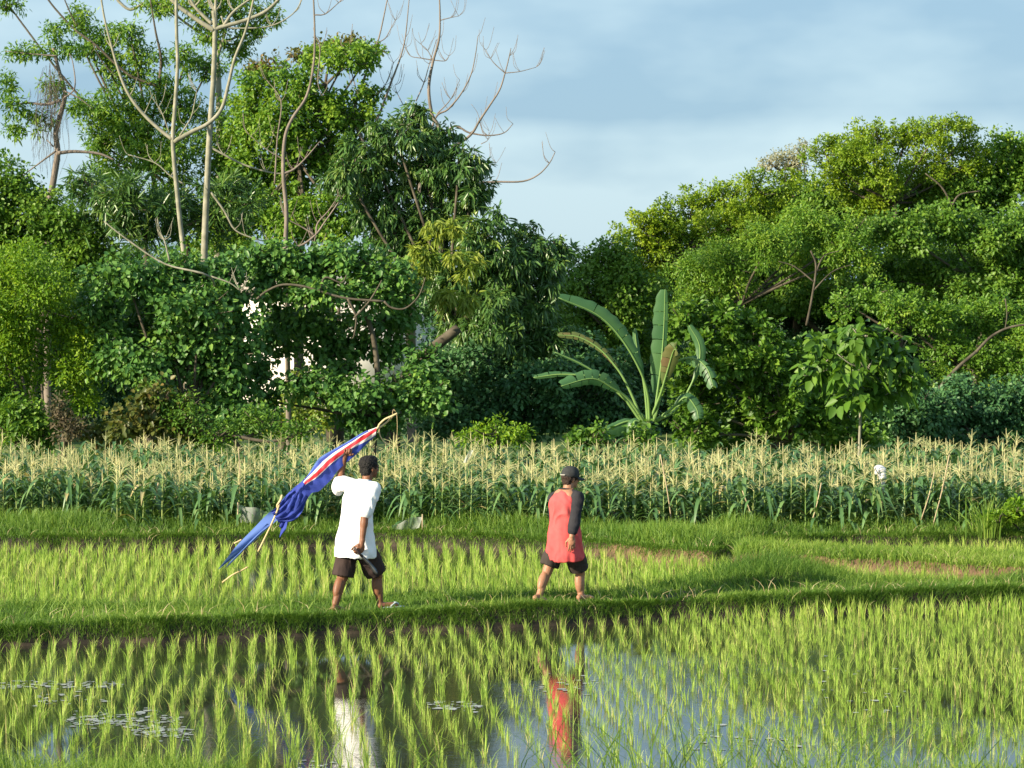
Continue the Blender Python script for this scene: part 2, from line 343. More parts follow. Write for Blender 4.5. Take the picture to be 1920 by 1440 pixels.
tag(mb.obj('rice_seedlings', M_rice), 'rows of yellow-green young rice filling the flooded paddies behind the nearest rows', 'rice', kind='stuff')
# ---- bank grass
def scatter(x0, x1, y0, y1, dens, hfun, zmin=0.06, w=0.008, lean=0.5, seg=3, yfun=None, amb=0.45):
    n = int((x1-x0)*(y1-y0)*dens); x = rng.uniform(x0, x1, n); y = rng.uniform(y0, y1, n)
    keep = np.abs(x) < y*0.2+1.5
    if yfun is not None: keep &= yfun(x, y)
    x = x[keep]; y = y[keep]; z = height(x, y); k = z > zmin; x, y, z = x[k], y[k], z[k]
    h = hfun(x, y)*rng.uniform(0.55, 1.25, len(x)); a = np.clip(rng.normal(amb, 0.2, len(x))+0.25*wav(x, y, 1.7, 8), 0, 1)
    ok = h > 0.015; x, y, z, h, a = x[ok], y[ok], z[ok], h[ok], a[ok]
    blades(gm, np.stack([x, y, z-0.01], -1), h, w*rng.uniform(0.7, 1.4, len(x)), np.abs(rng.normal(lean, 0.25, len(x))).clip(0, 0.95), rng.uniform(0, 2*np.pi, len(x)), a)
gm = MB()
def h_person(x, y):
    f = lin(bankF, x); r = lin(bankR, x); d = y-f
    base = 0.055+0.035*blockx(x, y)
    lip = 0.05*np.exp(-((d-0.15)/0.12)**2); back = 0.10*ss((y-r+0.8)/0.7)
    hump = 0.13*np.exp(-((x-2.9)/0.8)**2)*ss((d-0.8)/0.4)
    bare = np.exp(-((x-1.75)/0.28)**2)*np.exp(-((d-0.2)/0.5)**2)
    return (base+lip+back+hump)*(1-bare)
scatter(-8, 8, 24, 32, 3000, h_person, zmin=0.045, yfun=lambda x, y: (y > lin(bankF, x)-0.1) & (y < lin(bankR, x)+0.2), amb=0.38, w=0.006)
scatter(-8, 8, 24, 32, 60, lambda x, y: 0.13+0.14*blockx(x, y), zmin=0.06, yfun=lambda x, y: (y > lin(bankF, x)-0.05) & (y < lin(bankR, x)+0.3), amb=0.7, w=0.009)
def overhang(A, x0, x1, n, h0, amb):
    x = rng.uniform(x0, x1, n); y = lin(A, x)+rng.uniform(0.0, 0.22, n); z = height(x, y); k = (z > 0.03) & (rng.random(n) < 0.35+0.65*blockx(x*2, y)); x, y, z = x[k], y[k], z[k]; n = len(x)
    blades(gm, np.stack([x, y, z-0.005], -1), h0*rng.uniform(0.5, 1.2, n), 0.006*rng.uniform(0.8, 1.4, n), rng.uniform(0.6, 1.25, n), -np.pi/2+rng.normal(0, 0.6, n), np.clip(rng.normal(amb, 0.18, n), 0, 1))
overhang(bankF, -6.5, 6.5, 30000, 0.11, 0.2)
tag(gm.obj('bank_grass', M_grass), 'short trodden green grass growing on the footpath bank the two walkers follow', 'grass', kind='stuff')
gm = MB()
def h_back(x, y):
    d = y-lin(backF, x); return np.clip(0.07+0.25*ss((d-0.15)/0.7)*(0.45+0.75*blockx(x, y)), 0, 0.42)
scatter(-10, 10, 30, 38.0, 1900, h_back, zmin=0.07, yfun=lambda x, y: (y > lin(backF, x)-0.1) & (y < lin(backF, x)+1.9), amb=0.42, w=0.011, lean=0.35)
scatter(X0b2, 10, 29, 34, 2400, lambda x, y: 0.12+0.07*blockx(x, y), zmin=0.07, yfun=lambda x, y: (y > lin(b2F, x)+0.04) & (y < lin(b2R, x)+0.1), amb=0.62, w=0.009)
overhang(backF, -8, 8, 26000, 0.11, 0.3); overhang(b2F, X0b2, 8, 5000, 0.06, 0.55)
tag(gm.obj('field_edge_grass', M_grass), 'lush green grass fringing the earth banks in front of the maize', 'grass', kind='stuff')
gm = MB()
scatter(-5, 5, 16.4, 18.3, 1100, lambda x, y: (0.10+0.12*blockx(x, y))*ss((np.abs(x+0.1)-1.0)/1.2)+0.06*ss((-1.0-x)/0.8), zmin=0.04, amb=0.62, w=0.006)
# long arching blades rising in front of the water
n = 340; x = np.concatenate([rng.uniform(-3.2, 3.2, 150), rng.uniform(0.2, 3.2, 190)]); n = len(x); y = rng.uniform(16.5, 17.5, n)
hh = rng.uniform(0.3, 0.75, n); zt = 0.0
blades(gm, np.stack([x, y, np.full(n, 0.1)], -1), hh, rng.uniform(0.006, 0.010, n), np.abs(rng.normal(0.6, 0.3, n)), rng.choice([0.2, 3.0], n)+rng.normal(0, 0.5, n), np.clip(rng.normal(0.45, 0.25, n), 0, 1), seg=3)
tag(gm.obj('near_grass', M_grass), 'long thin grass blades arching up along the bottom edge in front of the water', 'grass', kind='stuff')
# ---- dry straw lying about on the banks
M_straw = mat('straw', [(0.35, 0.27, 0.14), (0.5, 0.42, 0.25)], rough=0.8, attr=True)

# ================================================================== MAIZE
M_cleaf = mat('maize_leaf', [(0.06, 0.14, 0.045), (0.11, 0.22, 0.075), (0.22, 0.32, 0.11), (0.50, 0.42, 0.20)], rough=0.38, trans=0.22, spec=0.45, attr=True)
M_cstalk = mat('maize_stalk', [(0.14, 0.24, 0.06), (0.26, 0.30, 0.10)], rough=0.5, attr=True)
M_tassel = mat('maize_tassel', [(0.36, 0.42, 0.18), (0.62, 0.62, 0.34), (0.60, 0.53, 0.30)], rough=0.7, trans=0.25, attr=True)
def corn_meshes(H, full=True, low=False, notas=False):
    tl = rng.uniform(0.24, 0.32)
    ms, ml, mt = MB(), MB(), MB(); lx = rng.uniform(-0.05, 0.05)
    st_ = [(lx*(k/5)**2, 0, H*0.78*k/5) for k in range(6)]
    tube(ms, st_, np.linspace(0.014, 0.006, 6), seg=5 if not low else 3, a=rng.uniform(0, 1), cap=False)
    nl = 12 if full else 8; az0 = rng.uniform(0, np.pi)
    for k in range(nl):
        zf = (0.12+0.66*k/nl) if full else 0.35+0.5*k/nl
        az = az0+math.pi*k+rng.normal(0, 0.45); Ln = rng.uniform(0.42, 0.62)*(1-0.25*abs(zf-0.45)); wd = rng.uniform(0.05, 0.075)
        d = np.array([math.cos(az), math.sin(az), 0]); s = np.array([-d[1], d[0], 0]); tw = rng.normal(0, 0.35); sg = 6 if not low else 4
        t = np.linspace(0, 1, sg+1)[:, None]; rise = rng.uniform(0.45, 1.1); drop = rng.uniform(0.5, 1.5)
        c = np.array([lx*zf**2, 0, H*zf])+d*Ln*(0.75*t-0.08*t*t)+np.array([0, 0, 1])*Ln*(rise*t-drop*t*t)
        wv = wd/2*np.interp(t[:, 0], [0, 0.12, 0.4, 0.75, 1], [0.5, 0.85, 1, 0.65, 0.03])[:, None]
        sv = unit(s+np.array([0, 0, 1])*(tw*t)); fold = np.array([0, 0, 1])*wv*0.35
        V = np.stack([c-sv*wv+fold, c, c+sv*wv+fold], 1).reshape(-1, 3); Qs = []
        for i in range(sg):
            Qs += [(3*i, 3*i+1, 3*i+4, 3*i+3), (3*i+1, 3*i+2, 3*i+5, 3*i+4)]
        av = 1.0 if rng.random() < 0.05 else np.clip(rng.normal(0.28, 0.17), 0, 0.68) 
        ml.add(V, Qs, a=av)
    if notas: return ms, ml, mt
    top = np.array([lx*0.62, 0, H*0.76]); nb = rng.integers(8, 14) if not low else 8
    sp = [top+np.array([0, 0, z]) for z in (0, tl*0.3, tl*0.66, tl)]
    tube(mt, sp, [0.005, 0.006, 0.007, 0.0035], seg=3, a=rng.uniform(0.6, 1), cap=False)
    for k in range(nb):
        az = rng.uniform(0, 2*np.pi); z0 = rng.uniform(0.0, 0.11); Lb = rng.uniform(0.11, 0.21); op = rng.uniform(0.3, 1.1)
        d = np.array([math.cos(az), math.sin(az), 0])*op
        p0 = top+np.array([0, 0, z0]); p1 = p0+(d*0.5+np.array([0, 0, 0.75]))*Lb*0.5; p2 = p0+(d+np.array([0, 0, 1.0-0.35*op]))*Lb
        tube(mt, [p0, p1, p2], [0.003, 0.0046, 0.0025], seg=3, a=rng.uniform(0, 0.75), cap=False)
    return ms, ml, mt
corn_pos = []
for r, yo in enumerate(np.arange(0.75, 6.2, 0.38)):
    for x in np.arange(-10.5, 10.5, 0.18):
        xx = x+rng.normal(0, 0.04); yy = float(lin(np.array([[-10, 0], [10, 0]]), xx))
        front = float(np.interp(xx, backF[:, 0], np.maximum(backF[:, 1], 34.9)))
        front = min(front, 36.3)
        y = front+yo+rng.normal(0, 0.06)
        if abs(xx) > y*0.2+1.0: continue
        # the left edge of the field sits further back behind rough grass
        if xx < -5.6 and yo < 1.2: continue
        corn_pos.append((xx, y, r))
cv = []
for k in range(10):
    H = rng.uniform(0.90, 1.06); ms, ml, mt = corn_meshes(H)
    cv.append((ms.mesh('stalk', M_cstalk), ml.mesh('foliage', M_cleaf), mt.mesh('tassel', M_tassel)))
front_ids = [i for i in np.argsort([p[1]-0.0*p[0] for p in corn_pos]) if abs(corn_pos[i][0]) < corn_pos[i][1]*0.2+0.1][:300]
fset = set(front_ids)
for k, i in enumerate(front_ids):
    x, y, r = corn_pos[i]; e = bpy.data.objects.new('maize_plant', None); COL.objects.link(e); e.location = (x, y, 0.15); e.rotation_euler = (0, 0, random.uniform(0, 6.28))
    e.empty_display_size = 0.1
    s = random.uniform(0.9, 1.08); e.scale = (s, s, s*random.uniform(0.9, 1.08)*(0.93+0.035*(y-35.3))*(1+0.08*math.sin(x*2.1+y*3))*random.uniform(0.88, 1.03))
    tag(e, 'green maize plant with a straw-coloured tassel in the front rows of the field', 'maize plant', 'maize plants in the front rows')
    for nm, me in zip(('stalk', 'foliage', 'tassel'), cv[k % 10]):
        c = bpy.data.objects.new(nm, me); COL.objects.link(c); c.parent = e
mb = MB()
lowv = []
for k in range(8):
    ms, ml, mt = corn_meshes(1.0, full=False, low=True, notas=(k in (1, 4, 6))); lowv.append((ms, ml, mt))
for i, (x, y, r) in enumerate(corn_pos):
    if i in fset: continue
    H = rng.uniform(0.76, 1.03)*(0.93+0.035*(y-35.3))*(1+0.09*math.sin(x*1.9+y*1.1)*math.cos(x*0.7-y)); an = rng.uniform(0, 6.28); ca, sa = math.cos(an), math.sin(an); R = np.array([[ca, -sa, 0], [sa, ca, 0], [0, 0, 1]])
    for mi, src in enumerate(lowv[rng.integers(8)]):
        V = np.concatenate(src.V).copy() if src.V else np.zeros((0, 3)); sq = rng.uniform(0.9, 1.1); V[:, :2] += rng.normal(0, 0.03, 2)*np.clip(V[:, 2:3], 0, 1); V[:, 2] += (H-1.0)*np.clip(V[:, 2]/0.76, 0, 1); V = V @ R.T+np.array([x, y, 0.15])
        if src.Q: mb.add(V, np.concatenate(src.Q), None, np.concatenate(src.qa), mi)
tag(mb.obj('maize_field', [M_cstalk, M_cleaf, M_tassel]), 'mass of maize with straw tassels stretching back behind the front rows', 'maize', kind='stuff')

# ================================================================== TREES
def leafmat(name, cols, trans=0.3, rough=0.45, spec=0.35): return mat(name, cols, rough=rough, trans=trans, spec=spec, attr=True)
LM = {
 'bright': leafmat('leaf_bright', [(0.084, 0.176, 0.013), (0.164, 0.302, 0.018), (0.339, 0.447, 0.029)], 0.35),
 'green': leafmat('leaf_green', [(0.053, 0.132, 0.017), (0.101, 0.210, 0.023), (0.192, 0.314, 0.039)], 0.3),
 'compound': leafmat('leaf_compound', [(0.068, 0.162, 0.019), (0.135, 0.265, 0.029), (0.272, 0.386, 0.039)], 0.35),
 'mango': leafmat('leaf_mango', [(0.048, 0.116, 0.029), (0.088, 0.186, 0.042), (0.207, 0.290, 0.053)], 0.22, 0.35, 0.5),  # bluish cast: shade on the middle trees painted into the leaf colour
 'broad': leafmat('leaf_broad', [(0.053, 0.147, 0.034), (0.102, 0.225, 0.045), (0.212, 0.352, 0.056)], 0.25),  # bluer green, tinted with the shade over the middle bushes
 'dark': leafmat('leaf_dark', [(0.035, 0.101, 0.039), (0.072, 0.178, 0.061), (0.142, 0.269, 0.086)], 0.2),  # dark bluish tone with the shade of the undergrowth painted in
 'flush': leafmat('leaf_flush', [(0.12, 0.20, 0.03), (0.24, 0.32, 0.05), (0.38, 0.42, 0.08)], 0.4),
 'yellow': leafmat('leaf_small_bright', [(0.102, 0.193, 0.012), (0.200, 0.311, 0.019), (0.345, 0.431, 0.031)], 0.3),
 'brown': leafmat('leaf_dry', [(0.05, 0.055, 0.025), (0.13, 0.10, 0.06), (0.10, 0.12, 0.05)], 0.2, 0.8),
 'pale': leafmat('leaf_pale', [(0.22, 0.24, 0.14), (0.34, 0.34, 0.22), (0.42, 0.38, 0.30)], 0.3, 0.8),
 'rust': leafmat('leaf_rust', [(0.07, 0.10, 0.02), (0.14, 0.14, 0.03), (0.24, 0.12, 0.05)], 0.3),
}
M_bark = mat('bark_brown', [(0.05, 0.042, 0.03), (0.13, 0.11, 0.08)], rough=0.85, noise_scale=4, bump=0.5)
M_pale = mat('bark_pale', [(0.17, 0.17, 0.12), (0.34, 0.32, 0.25)], rough=0.8, noise_scale=5, bump=0.3)
M_pink = mat('bark_grey_pink', [(0.13, 0.11, 0.09), (0.26, 0.21, 0.18)], rough=0.8, noise_scale=3, bump=0.3)
# species: leaf length, width, leaves per clump, outward weight, random weight, droop, clump density per m2, petiole spread
SP = {
 'small':    (0.075, 0.040, 11, 0.8, 0.9, 0.0, 34, 0.07),
 'round':    (0.092, 0.060, 9, 0.6, 0.9, 0.25, 33, 0.11),
 'broad':    (0.100, 0.080, 8, 0.5, 0.8, 0.45, 32, 0.12),
 'fine':     (0.075, 0.032, 14, 0.6, 0.9, 0.2, 30, 0.12),
 'palm':     (0.115, 0.036, 11, 0.5, 1.0, 0.4, 24, 0.10),
 'mango':    (0.18, 0.038, 11, 0.6, 0.8, 0.75, 21, 0.05),
 'narrow':   (0.26, 0.035, 8, 0.8, 0.9, 0.15, 13, 0.04),
 'glossy':   (0.125, 0.068, 9, 0.8, 0.7, 0.0, 28, 0.06),
 'teak':     (0.21, 0.125, 5, 0.5, 0.9, 0.7, 9.5, 0.12),
}
def foliage(mb, lobes, sp, dens=1.0, rag=0.33, depthf=0.75, aoff=0.0, subs=9, acol=0.12):
    ll, lw, nk, wo, wr, dr, cd, spr = SP[sp]
    for lb in lobes:
        px, py, rx, ry, D = lb; s = F/D; c = np.array(W(px, py, D)); R0 = np.array([rx/s, depthf*(rx+ry)/2/s, ry/s])
        blobs = [(c, R0*0.74), (c+np.array([0, 0.15, 0]), R0*0.5)]
        ns = max(6, int(subs*1.5*(0.5+R0.prod()**(1/3)))) ; ns = min(ns, 34)
        for k in range(ns):
            d = unit(rng.normal(size=3)); 
            if d[1] > 0.5 and rng.random() < 0.6: d[1] *= -1
            if d[2] < -0.3 and rng.random() < 0.5: d[2] *= -1
            rr = rng.uniform(0.18, 0.42)
            blobs.append((c+d*R0*rng.uniform(0.72, 1.12), R0.mean()*rr*np.array([1.1, 1.0, 0.8])))
        for bi, (bc, br) in enumerate(blobs):
            area = 4*np.pi*((br[0]*br[1])**1.6/3+(br[0]*br[2])**1.6/3+(br[1]*br[2])**1.6/3)**(1/1.6)
            n = max(3, int(area*cd*dens*(1.2 if bi < 2 else 1.15)))
            d = unit(rng.normal(size=(n, 3))); back = (d[:, 1] > 0.45) & (rng.random(n) < 0.7); d = d[~back]; n = len(d)
            rf = 1-np.abs(rng.normal(0, rag, n)); rf = np.where(rng.random(n) < 0.15, rf+rng.uniform(0, 0.6, n), rf)
            cc_ = bc+d*br*rf[:, None]; am = rng.normal(0, acol)+aoff
            ca = np.clip(rng.normal(0.42+am, 0.13, n), 0, 1)
            C = np.repeat(cc_, nk, 0); O = np.repeat(d, nk, 0); m = len(C); A = np.clip(np.repeat(ca, nk)+rng.normal(0, 0.12, m), 0, 1)
            A = np.where(rng.random(m) < 0.004, 1.0, A)
            ax = unit(O*wo+unit(rng.normal(size=(m, 3)))*wr+np.array([0, -0.1, 0.12-dr]))
            Lk = 1.12; B = C+ax*rng.uniform(0, spr, m)[:, None]+rng.normal(0, spr*0.5, (m, 3))
            nr = unit(np.array([0, -0.35, 0.9])+O*0.6+rng.normal(0, 0.45, (m, 3))); sd_ = unit(np.cross(ax, nr)); nr = np.cross(sd_, ax)
            Lf = Lk*ll*np.repeat(rng.uniform(0.7, 1.25, n), nk)[:, None]*rng.uniform(0.6, 1.2, m)[:, None]; Wf = Lk*lw*rng.uniform(0.7, 1.2, m)[:, None]/2
            dn = np.array([0, 0, -1.0])*(0.12+0.25*dr)
            V = np.stack([B, B+ax*Lf*0.3+sd_*Wf+nr*Wf*0.3, B+ax*Lf*0.7+sd_*Wf*0.75+nr*Wf*0.2+dn*Lf*0.4, B+ax*Lf+dn*Lf*0.8,
                          B+ax*Lf*0.7-sd_*Wf*0.75+nr*Wf*0.2+dn*Lf*0.4, B+ax*Lf*0.3-sd_*Wf+nr*Wf*0.3], 1).reshape(-1, 3)
            b0 = np.arange(m)*6; Qs = np.stack([np.stack([b0, b0+1, b0+2, b0+3], -1), np.stack([b0, b0+3, b0+4, b0+5], -1)], 1).reshape(-1, 4)
            mb.add(V, Qs, a=np.repeat(A, 2))
def limb(mb, pts, D, r0, r1, sub=5, wob=0.0, seg=7):
    """pts: photo pixels (px, py[, D]) ; radii in metres"""
    P = smoothline([W(p[0], p[1], p[2] if len(p) > 2 else D) for p in pts], sub)
    if wob: P = P+rng.normal(0, wob, P.shape)
    tube(mb, P, np.linspace(r0, r1, len(P)), seg=seg)
def tree(name, label, D, lobes, sp, mt, trunk=None, bark=None, dens=1.0, rag=0.33, aoff=0.0, group=None, cat='tree', extra=None, subs=9, depthf=0.75, r0=0.13, limbs=None, autolimb=True):
    L5 = [l+(D+rng.uniform(-1, 1)*min(1.3, 0.9*l[2]*D/F),) if len(l) == 4 else l for l in lobes]
    cx = sum(l[0] for l in L5)/len(L5); bx = trunk[0][0] if trunk else cx
    base = W(bx, 800, D); base.z = 0.12
    t = thing(name, base, label, cat, group)
    c = MB(); foliage(c, L5, sp, dens, rag, depthf, aoff, subs)
    c.obj('crown', LM[mt], t)
    tm = MB(); gp = 633+0  # ground pixel for this depth
    gy = 720-((0.1-CAMH)/D*F)*-1
    s = F/D; gy = YH+(CAMH-0.1)*s
    if trunk is None:
        lo = max(L5, key=lambda l: l[1]); trunk = [(cx, gy), (cx+rng.uniform(-15, 15), (gy+lo[1])/2), (cx*0.6+lo[0]*0.4, lo[1])]
    else: trunk = [(trunk[0][0]+2, gy)]+list(trunk)
    limb(tm, trunk, D+0.15, r0, r0*0.4)
    if autolimb:
        tp = trunk[-1]
        for l in L5:
            mid = ((tp[0]+l[0])/2+rng.uniform(-12, 12), (tp[1]+l[1])/2+rng.uniform(0, 15))
            limb(tm, [(tp[0], tp[1], D+0.1), (mid[0], mid[1], (D+l[4])/2), (l[0], l[1], l[4]), (l[0]+rng.uniform(-.6, .6)*l[2], l[1]-l[3]*0.6, l[4]-0.1)], D, r0*0.28, 0.010, sub=4)
            for q in range(4):
                ex, ey = l[0]+rng.uniform(-1, 1)*l[2], l[1]+rng.uniform(-1, 0.6)*l[3]
                limb(tm, [(l[0], l[1], l[4]), ((l[0]+ex)/2, (l[1]+ey)/2+6, l[4]-0.1), (ex, ey, l[4]-rng.uniform(0, 0.5))], D, 0.018, 0.006, sub=3, seg=5)
    for lm in (limbs or []): limb(tm, lm[0], lm[3] if len(lm) > 3 else D-0.3, lm[1], lm[2])
    tm.obj('trunk', bark or M_bark, t, smooth=True)
    if extra: extra(t)
    return t
GB = 'trees and bushes behind the maize'
# --- left
tree('leafy_tree', 'bright yellow-green fine-leaved tree at the left edge just behind the maize', 47,
     [(50, 560, 95, 75), (130, 600, 60, 50), (110, 670, 75, 60), (20, 690, 60, 80), (140, 730, 45, 45), (30, 790, 60, 50), (-60, 620, 80, 110), (60, 500, 70, 35)], 'fine', 'bright', trunk=[(30, 800), (18, 700), (15, 640)],
     limbs=[([(40, 820), (35, 740), (12, 680), (0, 620)], 0.05, 0.03), ([(60, 820), (50, 760), (40, 700), (18, 660)], 0.035, 0.02), ([(5, 640), (20, 590), (32, 575)], 0.03, 0.012), ([(85, 820), (82, 770), (78, 720)], 0.035, 0.02), ([(130, 600), (150, 585), (165, 575)], 0.018, 0.01)])
tree('dense_tree', 'rounded mid-green tree behind the bright left-edge tree and below the slender vine-hung one', 55,
     [(10, 360, 60, 60), (60, 400, 80, 60), (-40, 430, 90, 90), (120, 440, 70, 60), (30, 480, 90, 60), (160, 500, 60, 60)], 'round', 'green', aoff=0.12)
def vine(t):
    m = MB()
    for k in range(110):
        x = rng.normal(95, 14); y = rng.uniform(115, 230); x2 = x+rng.normal(-3, 9); Ln = rng.uniform(30, 120)
        limb(m, [(x, y), ((x+x2)/2+rng.normal(0, 6), y+Ln*0.5), (x2, y+Ln)], 56.6+rng.uniform(-0.4, 0.4), 0.0045, 0.003, sub=3, seg=3)
    m.obj('hanging_vine', M_vine, t)
M_vine = mat('dry_vine', [(0.08, 0.065, 0.06), (0.15, 0.125, 0.11)], rough=0.9, noise_scale=5)
tree('slender_tree', 'slender tree hung with dry brown vines standing alone against the sky at the far left', 57,
     [(98, 60, 22, 20), (95, 92, 40, 20), (35, 100, 38, 10), (140, 90, 25, 14), (10, 160, 22, 24), (25, 200, 38, 20), (70, 225, 32, 20), (100, 165, 22, 26), (150, 195, 18, 10), (30, 245, 20, 10), (-40, 190, 30, 30)], 'palm', 'compound',
     trunk=[(88, 430), (97, 360), (108, 290), (105, 250), (115, 210), (122, 175), (110, 130), (100, 90)], dens=0.8, extra=vine, autolimb=False, r0=0.09, subs=5, bark=M_pink,
     limbs=[([(108, 287), (140, 284), (185, 288), (215, 300)], 0.045, 0.02), ([(115, 188), (85, 196), (50, 193), (10, 202)], 0.04, 0.015), ([(105, 283), (75, 305), (35, 335)], 0.025, 0.01),
            ([(108, 105), (70, 102), (10, 96)], 0.02, 0.008), ([(118, 185), (140, 165), (137, 120), (130, 100)], 0.02, 0.008), ([(120, 170), (150, 185), (175, 205)], 0.02, 0.008), ([(95, 378), (70, 373), (45, 378)], 0.05, 0.02), ([(100, 275), (88, 262)], 0.02, 0.01)])
tree('feathery_tree', 'tall tree with drooping palmate leaves whose open crown reaches the top left of the sky', 59,
     [(150, 50, 30, 32), (200, 70, 40, 28), (245, 65, 24, 30), (265, 115, 42, 36), (230, 160, 40, 28), (200, 215, 55, 38), (270, 215, 45, 50), (180, 260, 45, 34), (220, 310, 65, 44), (310, 290, 70, 52), (340, 200, 50, 40), (300, 160, 30, 24), (390, 130, 35, 22), (15, 8, 28, 14), (250, 380, 70, 40), (340, 370, 60, 50), (410, 250, 50, 60), (430, 350, 55, 50), (240, 255, 50, 40), (350, 110, 30, 26), (200, 120, 30, 24), (160, 100, 24, 16)], 'palm', 'compound',
     trunk=[(352, 520), (340, 440), (300, 380), (285, 320)], dens=0.85, aoff=0.05,
     limbs=[([(85, -8), (105, 18), (140, 55), (180, 85), (215, 118), (250, 145), (300, 163)], 0.02, 0.035), ([(118, -8), (132, 25), (145, 50)], 0.014, 0.02), ([(175, 85), (195, 120), (225, 150)], 0.014, 0.01), ([(298, 160), (302, 110), (292, 60), (282, 0)], 0.04, 0.015)])
tree('feathery_tree', 'tall drooping-leaved tree whose crown spreads at the top of the two pale trunks', 61,
     [(350, 15, 55, 22), (420, 15, 60, 22), (390, 62, 50, 26), (470, 60, 40, 22), (500, 25, 25, 14), (440, 90, 34, 20), (300, 8, 40, 16), (290, -20, 70, 20), (440, -20, 70, 20)], 'palm', 'compound', trunk=[(410, 520), (412, 300), (410, 160), (405, 80)], dens=0.8, aoff=0.12, bark=M_pale,
     limbs=[([(270, 5), (245, 18), (225, 5), (215, -10)], 0.03, 0.04), ([(402, 120), (415, 85), (425, 50)], 0.05, 0.03)])
# --- the two pale trunks and their up-curving branches
def bare(name, label, D, parts, bark, cat='tree', group=None):
    base = W(parts[0][0][0][0], 800, D); base.z = 0.12; t = thing(name, base, label, cat, group)
    s = F/D; gy = YH+(CAMH-0.1)*s
    for i, (pts, a, b_) in enumerate(parts):
        m = MB(); pts = list(pts)
        if i == 0: pts = [(pts[0][0]+4, gy, D+1.8), (pts[0][0]+2, (gy+pts[0][1])/2, D+1.8)]+pts
        limb(m, pts, D, a, b_, seg=9 if a > 0.05 else 6)
        if i and a < 0.05:
            for q in range(6):
                k = rng.integers(max(0, len(pts)//3), len(pts)); p = pts[k]; sg_ = rng.choice([-1, 1])
                limb(m, [p, (p[0]+sg_*rng.uniform(6, 12), p[1]-rng.uniform(8, 16)), (p[0]+sg_*rng.uniform(12, 18), p[1]-rng.uniform(28, 45))], D, b_*0.9, 0.004, sub=3, seg=5)
        m.obj('trunk' if i == 0 else 'branch', bark, t, smooth=True)
    return t
bare('pale_tree', 'pale-barked slim tree with a U-shaped fork, left of the thicker pale trunk', 52,
     [([(350, 560), (345, 480), (338, 420), (330, 340), (324, 265), (328, 200), (333, 120), (331, 60), (330, -40)], 0.06, 0.032),
      ([(324, 262), (300, 243), (270, 215), (243, 180), (225, 140), (210, 90), (195, 30), (186, -30)], 0.042, 0.018),
      ([(326, 266), (360, 247), (390, 232), (415, 205), (428, 160), (440, 110), (460, 60), (475, 0), (480, -40)], 0.05, 0.018),
      ([(337, 255), (350, 235), (360, 215), (369, 170)], 0.022, 0.008), ([(318, 250), (305, 215), (298, 200)], 0.014, 0.006),
      ([(345, 345), (320, 330), (290, 305), (240, 290)], 0.018, 0.008)], M_pale)
bare('pale_tree', 'thicker pale-barked trunk fanning into branches at the top, right of the U-forked tree', 53,
     [([(378, 600), (382, 520), (384, 440), (388, 350), (393, 250), (400, 150), (403, 55), (400, 20)], 0.09, 0.045),
      ([(402, 57), (385, 47), (360, 30), (335, 12), (312, -10)], 0.055, 0.035), ([(402, 55), (425, 48), (460, 38), (500, 20), (535, -14)], 0.05, 0.03),
      ([(398, 45), (380, 28), (365, 12), (350, -12)], 0.04, 0.03), ([(405, 50), (404, 20), (406, -20)], 0.04, 0.03), ([(420, 47), (440, 20), (478, -8)], 0.035, 0.02),
      ([(415, 30), (425, 50), (460, 53), (510, 48), (550, 25), (570, -8)], 0.02, 0.01),
      ([(392, 275), (420, 290), (455, 308), (500, 322), (530, 326)], 0.025, 0.014), ([(395, 360), (420, 395), (440, 430), (470, 445), (505, 455)], 0.025, 0.01)], M_pale)
bare('grey_tree', 'thin grey-stemmed tree with curling bare side branches, between the pale trunks and the mango', 51.5,
     [([(538, 560), (535, 470), (537, 400), (531, 325), (534, 260), (548, 222), (575, 180), (588, 120), (590, 60), (587, -20)], 0.06, 0.015),
      ([(531, 326), (550, 318), (570, 300), (600, 265)], 0.03, 0.008), ([(590, 28), (610, 26), (635, 5)], 0.014, 0.008), ([(590, 65), (600, 90), (596, 150), (603, 180)], 0.014, 0.007),
      ([(515, 345), (520, 260), (527, 190), (500, 150)], 0.02, 0.008), ([(520, 467), (560, 462), (590, 442), (610, 415), (640, 372)], 0.03, 0.012), ([(593, 440), (596, 418), (620, 390), (650, 340)], 0.022, 0.008),
      ([(590, 440), (565, 425), (540, 412)], 0.018, 0.008), ([(592, 442), (590, 455), (598, 466)], 0.016, 0.007), ([(534, 300), (500, 280), (470, 255)], 0.014, 0.006)], M_pink)
bare('fallen_branch_tree', 'leaning grey bare branch crossing the broad-leaved bushes below the pale trunks', 46.2,
     [([(405, 600, 48.0), (403, 560, 47.6), (392, 518), (310, 495), (240, 450), (195, 415)], 0.03, 0.012), ([(318, 490), (308, 450), (295, 430)], 0.02, 0.008), ([(395, 518), (430, 530), (450, 545)], 0.016, 0.008)], M_pale)
tree('leafy_tree', 'green tree with a reddish-tipped top behind the mango, reaching the sky at centre left', 58,
     [(490, 165, 45, 34), (560, 165, 40, 40), (600, 115, 32, 30), (650, 110, 50, 32), (690, 105, 22, 24), (600, 220, 60, 50), (520, 240, 60, 55), (460, 220, 45, 45), (450, 300, 55, 45), (540, 330, 70, 60), (640, 210, 50, 45), (680, 240, 40, 40), (480, 400, 70, 50), (570, 420, 70, 50), (420, 440, 60, 40), (640, 400, 60, 60), (620, 300, 60, 50), (700, 180, 24, 20)], 'round', 'compound', trunk=[(560, 560), (565, 400), (560, 300)], dens=1.0, aoff=0.08)
tree('rusty_tree', 'small crown with rust-tinged leaves poking up behind the reddish-topped tree', 60,
     [(570, 110, 28, 22), (640, 90, 45, 22), (690, 100, 20, 16), (500, 130, 40, 20)], 'round', 'rust', trunk=[(620, 560), (620, 300), (610, 160)], dens=0.7)
